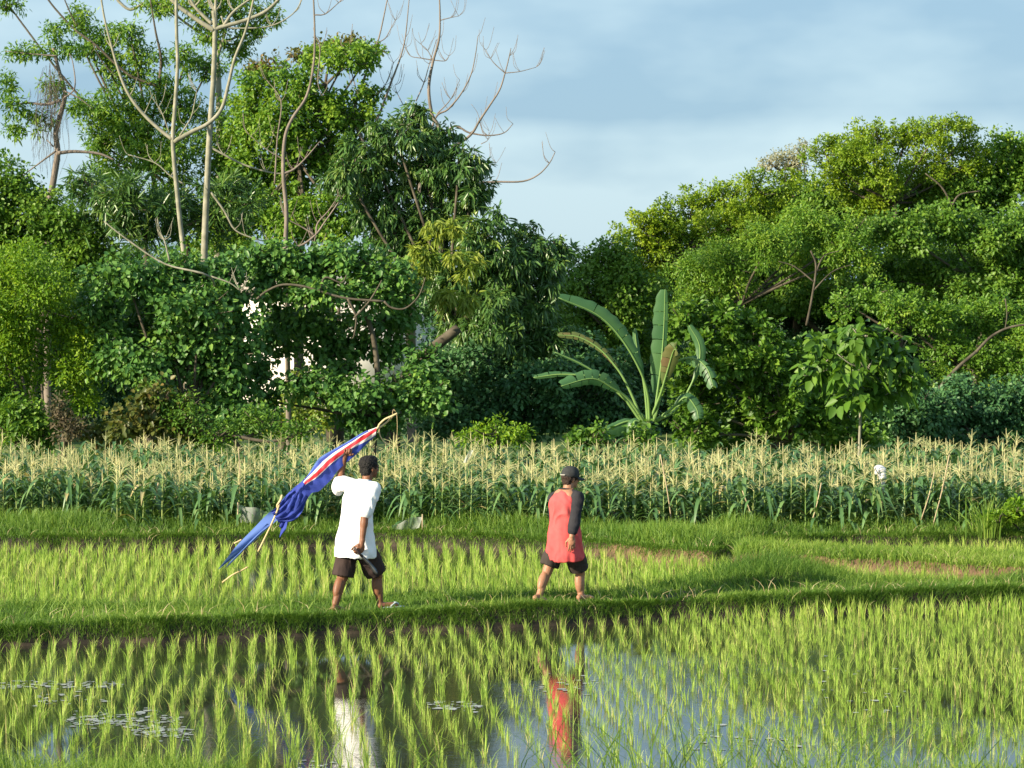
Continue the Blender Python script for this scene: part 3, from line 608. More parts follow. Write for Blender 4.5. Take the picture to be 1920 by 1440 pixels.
tree('narrow_leaved_tree', 'dark tree with long narrow leaves in the gap beside the slender vine-hung tree', 54,
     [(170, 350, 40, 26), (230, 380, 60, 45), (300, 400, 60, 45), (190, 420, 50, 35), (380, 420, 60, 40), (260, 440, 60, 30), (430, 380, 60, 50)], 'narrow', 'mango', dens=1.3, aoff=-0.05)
# --- bare reddish tree behind the mango
bare('bare_tree', 'leafless tree with many thin upcurved grey twigs rising behind the mango', 58,
     [([(770, 600), (775, 480), (785, 380), (790, 300)], 0.14, 0.07),
      ([(788, 320), (700, 290), (668, 235), (664, 205), (680, 155), (697, 110), (712, 65), (728, -10)], 0.05, 0.012), ([(704, 82), (722, 72), (732, 55), (741, 38)], 0.014, 0.006),
      ([(785, 320), (720, 270), (705, 235), (715, 205), (735, 150), (750, 110), (760, 70), (767, 0)], 0.04, 0.010), ([(702, 180), (722, 160), (738, 118)], 0.014, 0.006),
      ([(790, 300), (822, 245), (810, 215), (804, 165), (812, 115), (823, 75), (825, 30), (823, -20)], 0.05, 0.014), ([(812, 113), (790, 109), (770, 105), (760, 90)], 0.013, 0.006), ([(812, 115), (802, 95), (788, 82)], 0.012, 0.006),
      ([(815, 113), (835, 114), (842, 105)], 0.012, 0.006), ([(826, 38), (845, 33), (860, 30)], 0.012, 0.006), ([(780, 190), (795, 155), (805, 120), (818, 75)], 0.014, 0.008),
      ([(800, 290), (816, 222), (840, 205), (865, 175), (883, 140), (892, 100), (896, 68)], 0.03, 0.008), ([(820, 213), (845, 186), (862, 150)], 0.014, 0.006),
      ([(800, 310), (860, 270), (885, 250), (900, 225), (920, 195), (937, 168), (947, 137), (955, 105), (958, 90)], 0.035, 0.008), ([(947, 137), (930, 122), (920, 110), (911, 94)], 0.012, 0.006), ([(947, 137), (975, 134), (1005, 126)], 0.012, 0.006),
      ([(800, 320), (845, 240), (880, 249), (915, 254), (945, 249), (962, 232)], 0.03, 0.007), ([(810, 350), (870, 345), (928, 341), (980, 340), (1010, 327), (1030, 306), (1041, 285)], 0.03, 0.009), ([(902, 270), (915, 262), (917, 245)], 0.01, 0.005),
      ([(690, 235), (670, 175), (655, 110), (661, 45)], 0.018, 0.007), ([(755, 195), (745, 175), (740, 160)], 0.010, 0.005), ([(890, 318), (905, 314), (930, 306)], 0.010, 0.005)], M_pink)
# --- mango
def flush(t):
    m = MB(); foliage(m, [(825, 432, 26, 18, 49.3), (850, 425, 18, 16, 49.3), (790, 475, 16, 16, 49.3), (882, 500, 18, 30, 49.3), (800, 500, 12, 22, 49.3), (850, 480, 16, 12, 49.2), (775, 520, 12, 22, 49.2), (830, 555, 18, 14, 49.2), (880, 560, 16, 12, 49.2), (765, 545, 10, 16, 49.2)], 'mango', 0.32, 0.45, 0.75, 0.1, 4)
    m.obj('young_leaves', LM['flush'], t)
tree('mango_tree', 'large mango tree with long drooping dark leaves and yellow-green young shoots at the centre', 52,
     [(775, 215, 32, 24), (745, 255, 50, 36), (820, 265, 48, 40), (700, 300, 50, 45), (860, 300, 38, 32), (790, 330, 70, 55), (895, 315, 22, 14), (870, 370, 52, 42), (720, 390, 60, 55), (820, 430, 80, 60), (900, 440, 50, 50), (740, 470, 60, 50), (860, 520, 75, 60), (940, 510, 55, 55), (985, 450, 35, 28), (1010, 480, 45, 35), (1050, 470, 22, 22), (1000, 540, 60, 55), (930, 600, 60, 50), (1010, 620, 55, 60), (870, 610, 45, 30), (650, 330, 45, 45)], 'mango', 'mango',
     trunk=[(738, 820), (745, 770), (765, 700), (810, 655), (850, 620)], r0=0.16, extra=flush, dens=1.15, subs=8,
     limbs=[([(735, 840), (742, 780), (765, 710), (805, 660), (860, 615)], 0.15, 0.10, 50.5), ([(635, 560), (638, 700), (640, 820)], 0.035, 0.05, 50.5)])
# --- broad-leaved bushes
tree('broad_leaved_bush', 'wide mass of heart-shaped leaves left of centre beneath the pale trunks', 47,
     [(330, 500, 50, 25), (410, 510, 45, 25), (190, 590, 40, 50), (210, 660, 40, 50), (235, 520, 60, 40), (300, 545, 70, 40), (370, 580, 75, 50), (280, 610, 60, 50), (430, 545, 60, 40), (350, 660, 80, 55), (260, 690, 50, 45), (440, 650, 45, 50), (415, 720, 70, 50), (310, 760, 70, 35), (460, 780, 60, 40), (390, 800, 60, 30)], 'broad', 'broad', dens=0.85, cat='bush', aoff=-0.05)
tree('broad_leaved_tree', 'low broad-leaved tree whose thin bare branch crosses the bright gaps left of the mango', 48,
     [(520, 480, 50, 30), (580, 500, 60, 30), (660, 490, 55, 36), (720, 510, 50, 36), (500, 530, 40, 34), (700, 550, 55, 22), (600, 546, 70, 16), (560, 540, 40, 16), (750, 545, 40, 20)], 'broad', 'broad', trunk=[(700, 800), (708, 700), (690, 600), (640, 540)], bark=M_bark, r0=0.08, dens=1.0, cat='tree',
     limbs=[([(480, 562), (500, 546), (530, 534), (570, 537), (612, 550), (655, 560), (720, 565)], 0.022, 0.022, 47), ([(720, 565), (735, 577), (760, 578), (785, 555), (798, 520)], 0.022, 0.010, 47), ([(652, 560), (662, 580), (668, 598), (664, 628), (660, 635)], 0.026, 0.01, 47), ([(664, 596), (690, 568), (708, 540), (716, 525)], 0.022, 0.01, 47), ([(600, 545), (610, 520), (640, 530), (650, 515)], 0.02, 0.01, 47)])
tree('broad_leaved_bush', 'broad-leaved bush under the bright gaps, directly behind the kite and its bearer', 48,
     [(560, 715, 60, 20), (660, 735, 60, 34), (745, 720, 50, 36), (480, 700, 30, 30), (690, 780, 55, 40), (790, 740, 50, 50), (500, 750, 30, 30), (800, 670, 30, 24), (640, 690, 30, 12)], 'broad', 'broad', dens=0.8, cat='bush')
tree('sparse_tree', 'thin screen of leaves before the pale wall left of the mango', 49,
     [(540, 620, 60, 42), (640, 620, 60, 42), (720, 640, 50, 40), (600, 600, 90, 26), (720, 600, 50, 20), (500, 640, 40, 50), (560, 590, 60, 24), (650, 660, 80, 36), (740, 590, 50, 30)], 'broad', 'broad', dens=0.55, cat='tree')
tree('yellow_bush', 'yellow-green sunlit bush glimpsed through a gap just above the kite', 56,
     [(570, 745, 55, 40), (600, 780, 50, 30), (520, 790, 40, 30), (420, 780, 60, 40)], 'round', 'flush', dens=0.8, cat='bush')
tree('low_bush', 'low leafy bush with ochre leaves behind the maize, right of the dark hollow', 45.5,
     [(260, 790, 60, 36), (340, 810, 50, 28), (300, 750, 40, 26), (200, 815, 40, 24)], 'broad', 'rust', dens=0.8, cat='bush', aoff=-0.2)
tree('fine_bush', 'fresh green feathery bush rising over the maize tassels left of the kite', 45,
     [(330, 770, 60, 34), (400, 815, 60, 24), (500, 800, 50, 30), (560, 815, 40, 24)], 'fine', 'green', dens=0.9, cat='bush')
tree('dry_vine_heap', 'heap of dry brown vines hanging at the foot of the bright left-edge tree', 45.5,
     [(112, 775, 20, 30), (128, 805, 26, 20)], 'fine', 'brown', dens=0.6, cat='vine')
tree('green_bush', 'deep green bush in the lower left corner of the tree line behind the maize', 46,
     [(40, 790, 50, 40), (-30, 780, 60, 60), (80, 820, 30, 20)], 'round', 'green', dens=1.1, cat='bush')
# --- dark understorey in the centre
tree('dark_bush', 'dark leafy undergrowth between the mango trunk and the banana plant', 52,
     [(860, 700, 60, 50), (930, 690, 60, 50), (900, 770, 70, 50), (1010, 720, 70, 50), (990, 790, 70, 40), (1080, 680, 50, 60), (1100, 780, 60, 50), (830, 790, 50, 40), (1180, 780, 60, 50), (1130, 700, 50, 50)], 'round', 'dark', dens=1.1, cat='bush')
tree('small_bush', 'small fresh-green bush popping above the tassels in front of the dark undergrowth', 44.5,
     [(930, 812, 42, 20), (890, 822, 26, 14), (975, 824, 22, 12)], 'fine', 'bright', dens=1.0, cat='bush')
tree('small_bush', 'small green bush above the tassels at the foot of the banana plant', 44.5,
     [(1110, 820, 28, 15), (1080, 828, 20, 12), (1200, 815, 24, 18)], 'round', 'green', dens=1.0, cat='bush')
# --- right
tree('gap_tree', 'bright green low tree in the skyline dip between the mango and right-hand mound', 63,
     [(1090, 500, 40, 26), (1140, 470, 26, 24), (1150, 500, 50, 40), (1060, 540, 45, 45), (1120, 560, 60, 50), (1190, 560, 60, 55), (1100, 620, 60, 50), (1180, 640, 60, 50)], 'round', 'green', aoff=0.15, dens=1.0)
tree('small_leaved_tree', 'sunlit small-leaved tree forming the left slope of the right-hand mound', 64,
     [(1165, 448, 20, 26), (1205, 430, 32, 34), (1250, 410, 34, 30), (1300, 390, 44, 34), (1355, 370, 44, 34), (1420, 352, 40, 30), (1470, 350, 36, 26), (1200, 490, 60, 50), (1280, 460, 60, 50), (1360, 430, 60, 50), (1440, 400, 55, 40)], 'small', 'yellow', aoff=0.05, dens=1.15)
tree('small_leaved_tree', 'tallest sunlit tree crowning the right-hand mound against the sky', 66,
     [(1548, 290, 36, 32), (1595, 270, 44, 30), (1650, 262, 36, 26), (1700, 252, 38, 28), (1760, 248, 44, 26), (1812, 248, 26, 24), (1640, 315, 70, 45), (1740, 310, 70, 50), (1570, 340, 50, 40), (1660, 380, 80, 50), (1780, 370, 60, 50), (1820, 300, 30, 40)], 'small', 'yellow', dens=1.15,
     limbs=[([(1785, 385), (1765, 350), (1735, 325)], 0.03, 0.015, 64.6), ([(1785, 385), (1800, 365), (1838, 358)], 0.03, 0.015, 64.6)])
tree('edge_tree', 'olive-green tree at the right edge of the photo beside the tallest crown', 67,
     [(1885, 270, 30, 22), (1920, 275, 40, 26), (1870, 310, 44, 34), (1930, 330, 50, 50), (1860, 370, 50, 44), (1990, 310, 70, 70)], 'round', 'compound', dens=1.0, aoff=0.15)
tree('pinnate_tree', 'spreading tree with paler rows of leaflets in the middle of the right-hand mound', 60,
     [(1300, 520, 60, 40), (1370, 490, 60, 36), (1440, 460, 60, 36), (1520, 430, 70, 40), (1590, 440, 50, 36), (1500, 490, 80, 26), (1600, 480, 60, 36), (1380, 540, 60, 26), (1310, 570, 50, 26)], 'fine', 'compound', dens=1.1, aoff=0.1,
     limbs=[([(1512, 610), (1522, 560), (1530, 500), (1520, 470)], 0.03, 0.018, 58.5), ([(1525, 545), (1560, 510), (1600, 495)], 0.02, 0.008, 58.5), ([(1528, 530), (1490, 500), (1460, 490)], 0.02, 0.008, 58.5), ([(1530, 510), (1545, 480), (1575, 470)], 0.02, 0.008, 58.5)])
tree('round_leaved_tree', 'mid-green tree on the right below the olive-green edge tree', 61,
     [(1700, 440, 70, 45), (1780, 430, 60, 44), (1860, 450, 60, 50), (1920, 440, 60, 60), (1740, 510, 80, 50), (1830, 530, 70, 50), (1910, 540, 60, 60), (1660, 520, 50, 50), (1990, 480, 70, 120)], 'round', 'green', aoff=0.12, dens=1.05)
tree('shrubby_tree', 'loose grey-green shrub with upright shoots in the middle right of the thicket', 56,
     [(1690, 590, 60, 34), (1750, 600, 60, 40), (1820, 610, 60, 45), (1880, 600, 60, 45), (1650, 560, 40, 30), (1590, 570, 40, 30), (1780, 670, 70, 40), (1880, 690, 70, 50), (1960, 650, 60, 80)], 'small', 'compound', dens=0.95, aoff=-0.05,
     limbs=[([(1730, 775), (1755, 735), (1795, 690), (1830, 660)], 0.045, 0.035, 54.5), ([(1830, 660), (1860, 630), (1900, 612), (1960, 606)], 0.035, 0.02, 54.5), ([(1740, 775), (1752, 740)], 0.03, 0.02, 54.2), ([(1885, 560), (1888, 590), (1884, 620)], 0.015, 0.01, 54.5)])
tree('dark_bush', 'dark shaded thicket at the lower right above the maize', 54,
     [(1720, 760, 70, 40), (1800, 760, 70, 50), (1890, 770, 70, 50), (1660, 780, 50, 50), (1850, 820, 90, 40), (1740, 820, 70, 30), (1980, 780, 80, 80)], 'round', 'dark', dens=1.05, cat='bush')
tree('glossy_tree', 'tree with large glossy upright leaves right of the banana plant', 50,
     [(1290, 610, 45, 36), (1350, 615, 50, 40), (1410, 630, 50, 34), (1330, 680, 60, 45), (1420, 690, 55, 45), (1480, 680, 40, 45), (1380, 750, 70, 45), (1300, 750, 50, 50), (1470, 760, 55, 45), (1400, 810, 80, 32), (1540, 770, 50, 60), (1560, 700, 40, 60), (1590, 820, 60, 30), (1300, 810, 50, 30)], 'glossy', 'green', dens=1.1, aoff=-0.02)
tree('pale_feathery_tree', 'pale wispy half-bare crown against the sky on the left shoulder of the right-hand mound', 68,
     [(1445, 305, 20, 10), (1480, 295, 32, 14), (1510, 285, 20, 12), (1490, 310, 34, 10)], 'fine', 'pale', dens=0.55, rag=0.5)
tree('teak_sapling', 'sapling with very large floppy leaves on a thin stem right of the banana plant', 45,
     [(1560, 640, 34, 20), (1620, 630, 50, 22), (1680, 660, 34, 22), (1540, 690, 34, 26), (1620, 690, 55, 30), (1690, 710, 34, 24), (1600, 740, 40, 18), (1640, 735, 30, 16)], 'teak', 'green', trunk=[(1611, 850), (1613, 780), (1612, 740), (1615, 690)], bark=M_pale, r0=0.032, dens=0.8, aoff=-0.1, subs=5)
tree('canopy_tree', 'broad green canopy joining the sunlit crowns across the right-hand mound', 67.5,
     [(1340, 490, 110, 70), (1450, 440, 120, 75), (1560, 410, 120, 70), (1690, 400, 130, 80), (1830, 400, 110, 80), (1250, 540, 90, 60), (1500, 540, 130, 70), (1700, 540, 130, 70), (1880, 520, 100, 80)], 'round', 'green', dens=0.85, aoff=0.1)
# fill beyond, so gaps show more wood and not the plain
tree('far_tree', 'far low tree behind the leafy tops left of the mango', 78, [(300, 520, 110, 60), (440, 510, 90, 60), (200, 560, 90, 80), (400, 620, 120, 80), (250, 680, 120, 80)], 'round', 'green', dens=0.7)
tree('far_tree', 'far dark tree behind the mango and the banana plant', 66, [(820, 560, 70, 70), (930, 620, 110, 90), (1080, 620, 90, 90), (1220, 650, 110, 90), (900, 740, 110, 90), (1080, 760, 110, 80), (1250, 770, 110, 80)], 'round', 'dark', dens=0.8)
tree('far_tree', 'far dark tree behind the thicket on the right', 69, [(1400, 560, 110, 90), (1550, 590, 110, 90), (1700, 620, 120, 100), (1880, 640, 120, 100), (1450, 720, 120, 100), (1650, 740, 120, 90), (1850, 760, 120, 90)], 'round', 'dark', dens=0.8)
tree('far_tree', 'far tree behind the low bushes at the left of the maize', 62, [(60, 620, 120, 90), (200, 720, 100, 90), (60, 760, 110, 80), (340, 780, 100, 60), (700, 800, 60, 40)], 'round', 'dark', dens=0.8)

tree('outlying_tree', 'green tree continuing the tree line past the left edge of the photo', 59, [(-190, 480, 120, 110), (-330, 520, 130, 130), (-250, 680, 150, 120), (-450, 640, 130, 160), (-120, 620, 80, 100)], 'round', 'green', dens=0.6)
tree('outlying_tree', 'green tree continuing the tree line past the right edge of the photo', 62, [(2080, 420, 120, 120), (2230, 500, 130, 140), (2120, 640, 140, 130), (2330, 660, 130, 150), (2040, 760, 90, 90)], 'round', 'green', dens=0.6)

# ================================================================== BANANA
M_ban = mat('banana_leaf', [(0.045, 0.125, 0.05), (0.065, 0.16, 0.06), (0.09, 0.19, 0.065)], rough=0.4, trans=0.3, spec=0.45, attr=True)
M_rib = mat('banana_rib', (0.16, 0.27, 0.08), rough=0.45)
M_banb = mat('banana_leaf_brown', [(0.055, 0.12, 0.035), (0.12, 0.14, 0.045), (0.13, 0.09, 0.04)], rough=0.6, trans=0.25, attr=True)
M_bstem = mat('banana_stem', [(0.10, 0.16, 0.05), (0.2, 0.22, 0.09)], rough=0.6, noise_scale=6)
BD = 48.0; bt = thing('banana_plant', W(1215, 790, BD), 'young banana plant with broad torn leaves rising behind the maize right of centre', 'banana plant'); bt.location.z = 0.12; ORIG[bt.name] = tuple(bt.location)
sm = MB(); sB = F/BD
gyb = YH+(CAMH-0.1)*sB
limb(sm, [(1222, gyb), (1218, 860), (1215, 790)], BD+0.05, 0.10, 0.06); sm.obj('stem', M_bstem, bt, smooth=True)
def banana_leaf(pts, w1, w2, t0=0.25, mt=None, torn=0.0, dip=0.4, d0=0.0, d1=-0.3, blunt=True, droop=0.0):
    """rib through pixel pts; half widths (px) on the image-left/up side w1 and the other side w2"""
    n = len(pts); P3 = smoothline([W(p[0], p[1], BD+d0+(d1-d0)*i/(n-1)) for i, p in enumerate(pts)], 8); K = len(P3); tt = np.linspace(0, 1, K)
    mr = MB(); tube(mr, P3, np.linspace(0.03, 0.006, K), seg=6)
    T = unit(np.gradient(P3, axis=0)); view = unit(P3-np.array([0, 0, CAMH])); S = unit(np.cross(T, view))
    prof = np.interp(tt, [0, t0, t0+0.1, t0+0.3, 0.85, 0.96, 1], [0, 0, 0.55, 1, 0.95, 0.7, 0.15 if not blunt else 0.4])
    ml = MB()
    for sgn, wd in ((1, w1), (-1, w2)):
        wpx = wd/sB; lo = 0
        segs = [0]
        i = int(t0*K)
        cut = [i]
        while i < K-1:
            i += int(rng.integers(2, 4)) if rng.random() < torn*1.5 else int(rng.integers(3, 8)); cut.append(min(i, K-1))
        if torn == 0: cut = [int(t0*K), K-1]
        for a_, b_ in zip(cut[:-1], cut[1:]):
            if b_ <= a_: continue
            lag = rng.uniform(-1, 1)*torn*0.5; idx_ = np.linspace(a_, b_-(0.10+0.25*torn if torn else 0), max(3, (b_-a_)*2+1)); rows = []
            for f in idx_:
                p = np.array([np.interp(f, np.arange(K), P3[:, c]) for c in range(3)]); s = np.array([np.interp(f, np.arange(K), S[:, c]) for c in range(3)]); tg = np.array([np.interp(f, np.arange(K), T[:, c]) for c in range(3)])
                ww = np.interp(f, np.arange(K), prof)*wpx*(1+0.05*math.sin(f*2.3+sgn))
                r = []
                for q in np.linspace(0, 1, 5):
                    r.append(p+s*sgn*ww*q*(1-0.1*q)+tg*ww*q*(0.12+lag*q)+np.array([0, 1, 0])*ww*dip*q*q*0.8+np.array([0, 0, -1])*ww*(0.15*q*q+droop*q*q*(1+lag)))
                rows.append(r)
            R = np.array(rows); a, k = R.shape[:2]; Qs = [(u*k+v, u*k+v+1, (u+1)*k+v+1, (u+1)*k+v) for u in range(a-1) for v in range(k-1)]
            ml.add(R.reshape(-1, 3), Qs, a=np.clip(rng.normal(0.5, 0.2), 0, 1))
    lf = ml.obj('leaf', mt or M_ban, bt, smooth=True)
    o = mr.obj('midrib', M_rib, lf, smooth=True)
banana_leaf([(1218, 790), (1214, 740), (1200, 695), (1165, 635), (1120, 590), (1047, 558)], 3, 24, 0.33, d1=-0.6, torn=0.12)
banana_leaf([(1226, 790), (1232, 740), (1240, 680), (1245, 610), (1247, 542)], 24, 8, 0.20, d1=-0.2, dip=0.2, torn=0.12)
banana_leaf([(1222, 780), (1238, 740), (1250, 700), (1262, 660), (1268, 655)], 20, 16, 0.35, mt=M_banb, d1=-0.7, torn=0.2)
banana_leaf([(1214, 790), (1210, 740), (1202, 690), (1194, 650), (1190, 615)], 7, 6, 0.45, d1=0, dip=0.8, blunt=False)
banana_leaf([(1208, 792), (1180, 750), (1150, 728), (1110, 710), (1052, 724)], 10, 26, 0.38, torn=0.5, d1=-0.7, droop=0.1)
banana_leaf([(1205, 795), (1170, 745), (1150, 720), (1120, 700), (1085, 680), (1040, 660)], 3, 3, 0.5, d1=-0.3)
banana_leaf([(1206, 792), (1182, 735), (1160, 695), (1125, 655), (1085, 632), (1045, 628)], 4, 22, 0.35, mt=M_banb, torn=0.9, d0=0.3, d1=0.3, droop=0.5)
banana_leaf([(1214, 788), (1130, 715), (1060, 702), (1000, 708)], 5, 9, 0.5, torn=0.4, d0=0.4, d1=0.3)
banana_leaf([(1228, 785), (1245, 720), (1268, 680), (1300, 672), (1325, 690), (1338, 725)], 16, 12, 0.42, torn=1.0, d1=-0.6, droop=0.6)
banana_leaf([(1230, 790), (1270, 765), (1305, 700), (1312, 650), (1292, 610)], 9, 13, 0.4, d0=0.5, d1=0.6)
banana_leaf([(1226, 790), (1255, 770), (1285, 745), (1305, 765), (1310, 785)], 14, 14, 0.3, torn=0.5, d0=0.2, d1=0)
banana_leaf([(1210, 800), (1180, 790), (1150, 800), (1125, 812)], 16, 14, 0.1, d0=0, d1=-0.3, droop=0.3)
banana_leaf([(1216, 796), (1190, 790), (1195, 812), (1220, 828)], 10, 16, 0.15, d0=-0.2, d1=-0.5, droop=0.2)

# ================================================================== PALE HOUSE behind the leaves
M_wall = mat('pale_wall', [(0.74, 0.70, 0.66), (0.80, 0.76, 0.72)], rough=0.9, noise_scale=1.5)
M_roof = mat('roof_tin', [(0.25, 0.22, 0.2), (0.32, 0.28, 0.25)], rough=0.6, noise_scale=2)
HD = 72.0; h0 = W(455, 700, HD); h1 = W(815, 700, HD); ht = thing('house', ((h0.x+h1.x)/2, HD, 0.12), 'pale-walled building glimpsed as white specks through the leaves left of the mango', 'house')
m = MB(); zt = W(500, 548, HD).z; x0, x1 = h0.x, h1.x
def box(m, a, b, **k):
    (ax, ay, az), (bx, by, bz) = a, b
    m.add([(ax, ay, az), (bx, ay, az), (bx, by, az), (ax, by, az), (ax, ay, bz), (bx, ay, bz), (bx, by, bz), (ax, by, bz)],
          [(0, 3, 2, 1), (4, 5, 6, 7), (0, 1, 5, 4), (1, 2, 6, 5), (2, 3, 7, 6), (3, 0, 4, 7)], **k)
box(m, (x0, HD, 0.1), (x1, HD+4, zt)); m.obj('wall', M_wall, ht)
m = MB(); m.add([(x0-.3, HD-.3, zt+.01), (x1+.3, HD-.3, zt+.01), (x1+.3, HD+4.3, zt+.01), (x0-.3, HD+4.3, zt+.01), (x0-.3, HD+2, zt+.5), (x1+.3, HD+2, zt+.5)], [(0, 1, 5, 4), (2, 3, 4, 5), (0, 3, 2, 1)], [(0, 4, 3), (1, 2, 5)]); m.obj('roof', M_roof, ht)
# ================================================================== PEOPLE
def skinmat(name, c1, c2): 
    m = mat(name, [c1, c2], rough=0.5, spec=0.35, noise_scale=9, bump=0.08)
    m.node_tree.nodes['Principled BSDF'].inputs['Subsurface Weight'].default_value = 0.12
    m.node_tree.nodes['Principled BSDF'].inputs['Subsurface Radius'].default_value = (0.02, 0.008, 0.004); return m
M_skin1 = skinmat('skin_dark', (0.17, 0.072, 0.038), (0.24, 0.105, 0.058)); M_skin2 = skinmat('skin_mid', (0.30, 0.145, 0.085), (0.38, 0.19, 0.115))
M_hair = mat('hair_black', [(0.006, 0.006, 0.007), (0.018, 0.016, 0.016)], rough=0.55, noise_scale=60, bump=0.8)
M_eyew = mat('eye', [(0.02, 0.012, 0.01)], rough=0.2)
def cloth(name, c, c2, sc=7, rough=0.85): return mat(name, [c, c2], rough=rough, spec=0.15, noise_scale=sc, bump=0.12)
M_white = cloth('white_cotton', (0.84, 0.84, 0.85), (0.80, 0.81, 0.83)); M_brownsh = cloth('brown_shorts', (0.035, 0.024, 0.023), (0.055, 0.038, 0.035))
M_red = cloth('red_jersey', (0.55, 0.075, 0.08), (0.63, 0.105, 0.105)); M_blk = cloth('charcoal_jersey', (0.022, 0.022, 0.027), (0.035, 0.034, 0.04)); M_blksh = cloth('dark_shorts', (0.038, 0.031, 0.028), (0.055, 0.045, 0.04))
M_cap = cloth('grey_cap', (0.032, 0.034, 0.036), (0.05, 0.052, 0.055), 30)
M_sandal = mat('sandal_rubber', (0.45, 0.52, 0.55), rough=0.6)
def nrm(v): v = Vector(v); v.normalize(); return v
def hand(mb, wrist, d, n, side, curl=(25, 35, 25), sc=1.0, thumb=0.5):
    d = nrm(d); n = Vector(n); n = nrm(n-d*n.dot(d)); l = d.cross(n)*side
    wrist = Vector(wrist); pc = wrist+d*0.045*sc
    ell(mb, pc, [l*0.040*sc, n*0.017*sc, d*0.052*sc], 14, 8); capsule(mb, wrist-d*0.03, wrist+d*0.03*sc, 0.026*sc, 0.024*sc, 10)
    for k in range(4):
        base = wrist+d*(0.085-0.005*abs(k-1.2))*sc+l*(k-1.5)*0.0195*sc; ang = 0; ls = [0.043, 0.027, 0.021]; f = (0.92, 1.06, 1.0, 0.8)[k]; r = (0.0092, 0.0094, 0.009, 0.008)[k]*sc
        dirv = nrm(d+l*(k-1.5)*0.06); p = base-dirv*0.02*sc
        for s_, (ln, c) in enumerate(zip(ls, curl)):
            ang += math.radians(c+3*k); dd = dirv*math.cos(ang)+n*math.sin(ang); q = p+dd*(ln*f+(0.02 if s_ == 0 else 0))*sc
            capsule(mb, p, q, r*(1-0.08*s_), r*(1-0.08*(s_+1)), 8); p = q
    tb = wrist+d*0.025*sc-l*0.028*sc; t1 = tb+(d*0.6-l*0.6+n*thumb).normalized()*0.045*sc; t2 = t1+(d*0.9-l*0.1+n*thumb*1.5).normalized()*0.034*sc; t3 = t2+(d*0.9+l*0.3+n*thumb*1.6).normalized()*0.024*sc
    capsule(mb, tb, t1, 0.014*sc, 0.011*sc, 8); capsule(mb, t1, t2, 0.011*sc, 0.0095*sc, 8); capsule(mb, t2, t3, 0.0095*sc, 0.008*sc, 8)
def foot(mb, ankle, heel, toe, sc=1.0):
    ankle, heel, toe = Vector(ankle), Vector(heel), Vector(toe); d = nrm(toe-heel); up = Vector((0, 0, 1)); s = nrm(d.cross(up)); up2 = s.cross(d)
    capsule(mb, heel+up*0.032*sc, ankle, 0.032*sc, 0.034*sc, 12)
    ball = heel+(toe-heel)*0.72
    capsule(mb, heel+up*0.03*sc, ball+up*0.022*sc, 0.030*sc, 0.028*sc, 12); capsule(mb, ankle-up*0.01, ball+up*0.026*sc, 0.034*sc, 0.024*sc, 12)
    ell(mb, ball+up*0.02*sc, [s*0.044*sc, d*0.05*sc, up2*0.02*sc], 14, 8)
    for k in range(5):
        b = ball+s*(k-2)*0.0165*sc+up*0.014*sc; e = b+d*(0.062-0.007*abs(k-0.6)*1.4)*sc; r = (0.0125, 0.0095, 0.009, 0.0085, 0.008)[k]*sc
        capsule(mb, b, e-up*0.004, r, r*0.9, 8)
def head(mb, c, Fh, up, sc=1.0):
    """c: skull centre, Fh: facing"""
    c = Vector(c); Fh = nrm(Fh); up = nrm(Vector(up)-Fh*Vector(up).dot(Fh)); s = Fh.cross(up)
    ell(mb, c+up*0.02*sc-Fh*0.008*sc, [s*0.073*sc, Fh*0.092*sc, up*0.088*sc], 20, 14)
    ell(mb, c-up*0.035*sc+Fh*0.028*sc, [s*0.058*sc, Fh*0.062*sc, up*0.075*sc], 16, 12)
    ell(mb, c-up*0.088*sc+Fh*0.068*sc, [s*0.026*sc, Fh*0.02*sc, up*0.018*sc], 12, 8)           # chin
    capsule(mb, c+up*0.005*sc+Fh*0.088*sc, c-up*0.03*sc+Fh*0.104*sc, 0.009*sc, 0.013*sc, 10)     # nose
    for q in (-1, 1):
        ell(mb, c-up*0.034*sc+Fh*0.096*sc+s*q*0.011*sc, [s*0.007*sc, Fh*0.008*sc, up*0.006*sc], 8, 6)
        ell(mb, c-up*0.008*sc-Fh*0.004*sc+s*q*0.073*sc, [s*0.010*sc, Fh*0.019*sc-s*q*0.004, up*0.032*sc], 12, 8)   # ear
        ell(mb, c-up*0.02*sc+Fh*0.062*sc+s*q*0.038*sc, [s*0.022*sc, Fh*0.02*sc, up*0.02*sc], 10, 8)  # cheek
        ell(mb, c+up*0.02*sc+Fh*0.078*sc+s*q*0.028*sc, [s*0.022*sc, Fh*0.012*sc, up*0.008*sc], 10, 6)   # brow
    for z in (-0.057, -0.066): ell(mb, c+up*z*sc+Fh*0.088*sc, [s*0.022*sc, Fh*0.009*sc, up*0.005*sc], 12, 6)
def person(label, D, s, feet, J, F_, Lv, skin, mats_):
    pass
def folds(seed, amp, kz=4.0, kx=14.0, dirv=(0.7, 0.7, 0)):
    dv = Vector(dirv)
    def f(c):
        u = c.dot(dv)
        w0 = noise.noise(Vector((c.x*4, c.y*4, c.z*4+seed)))*0.12; n1 = 1-2.2*abs(noise.noise(Vector((c.x*kx+w0*8+c.z*3, c.y*kx-w0*8, c.z*kz+seed)))); n2 = noise.noise(Vector((c.x*kx*2.3+seed, c.y*kx*2.3, c.z*kz*2.2)))
        return amp*(n1-0.55+0.45*n2)+amp*0.4*math.sin((c.z*9+u*16+seed+2*n1))
    return f
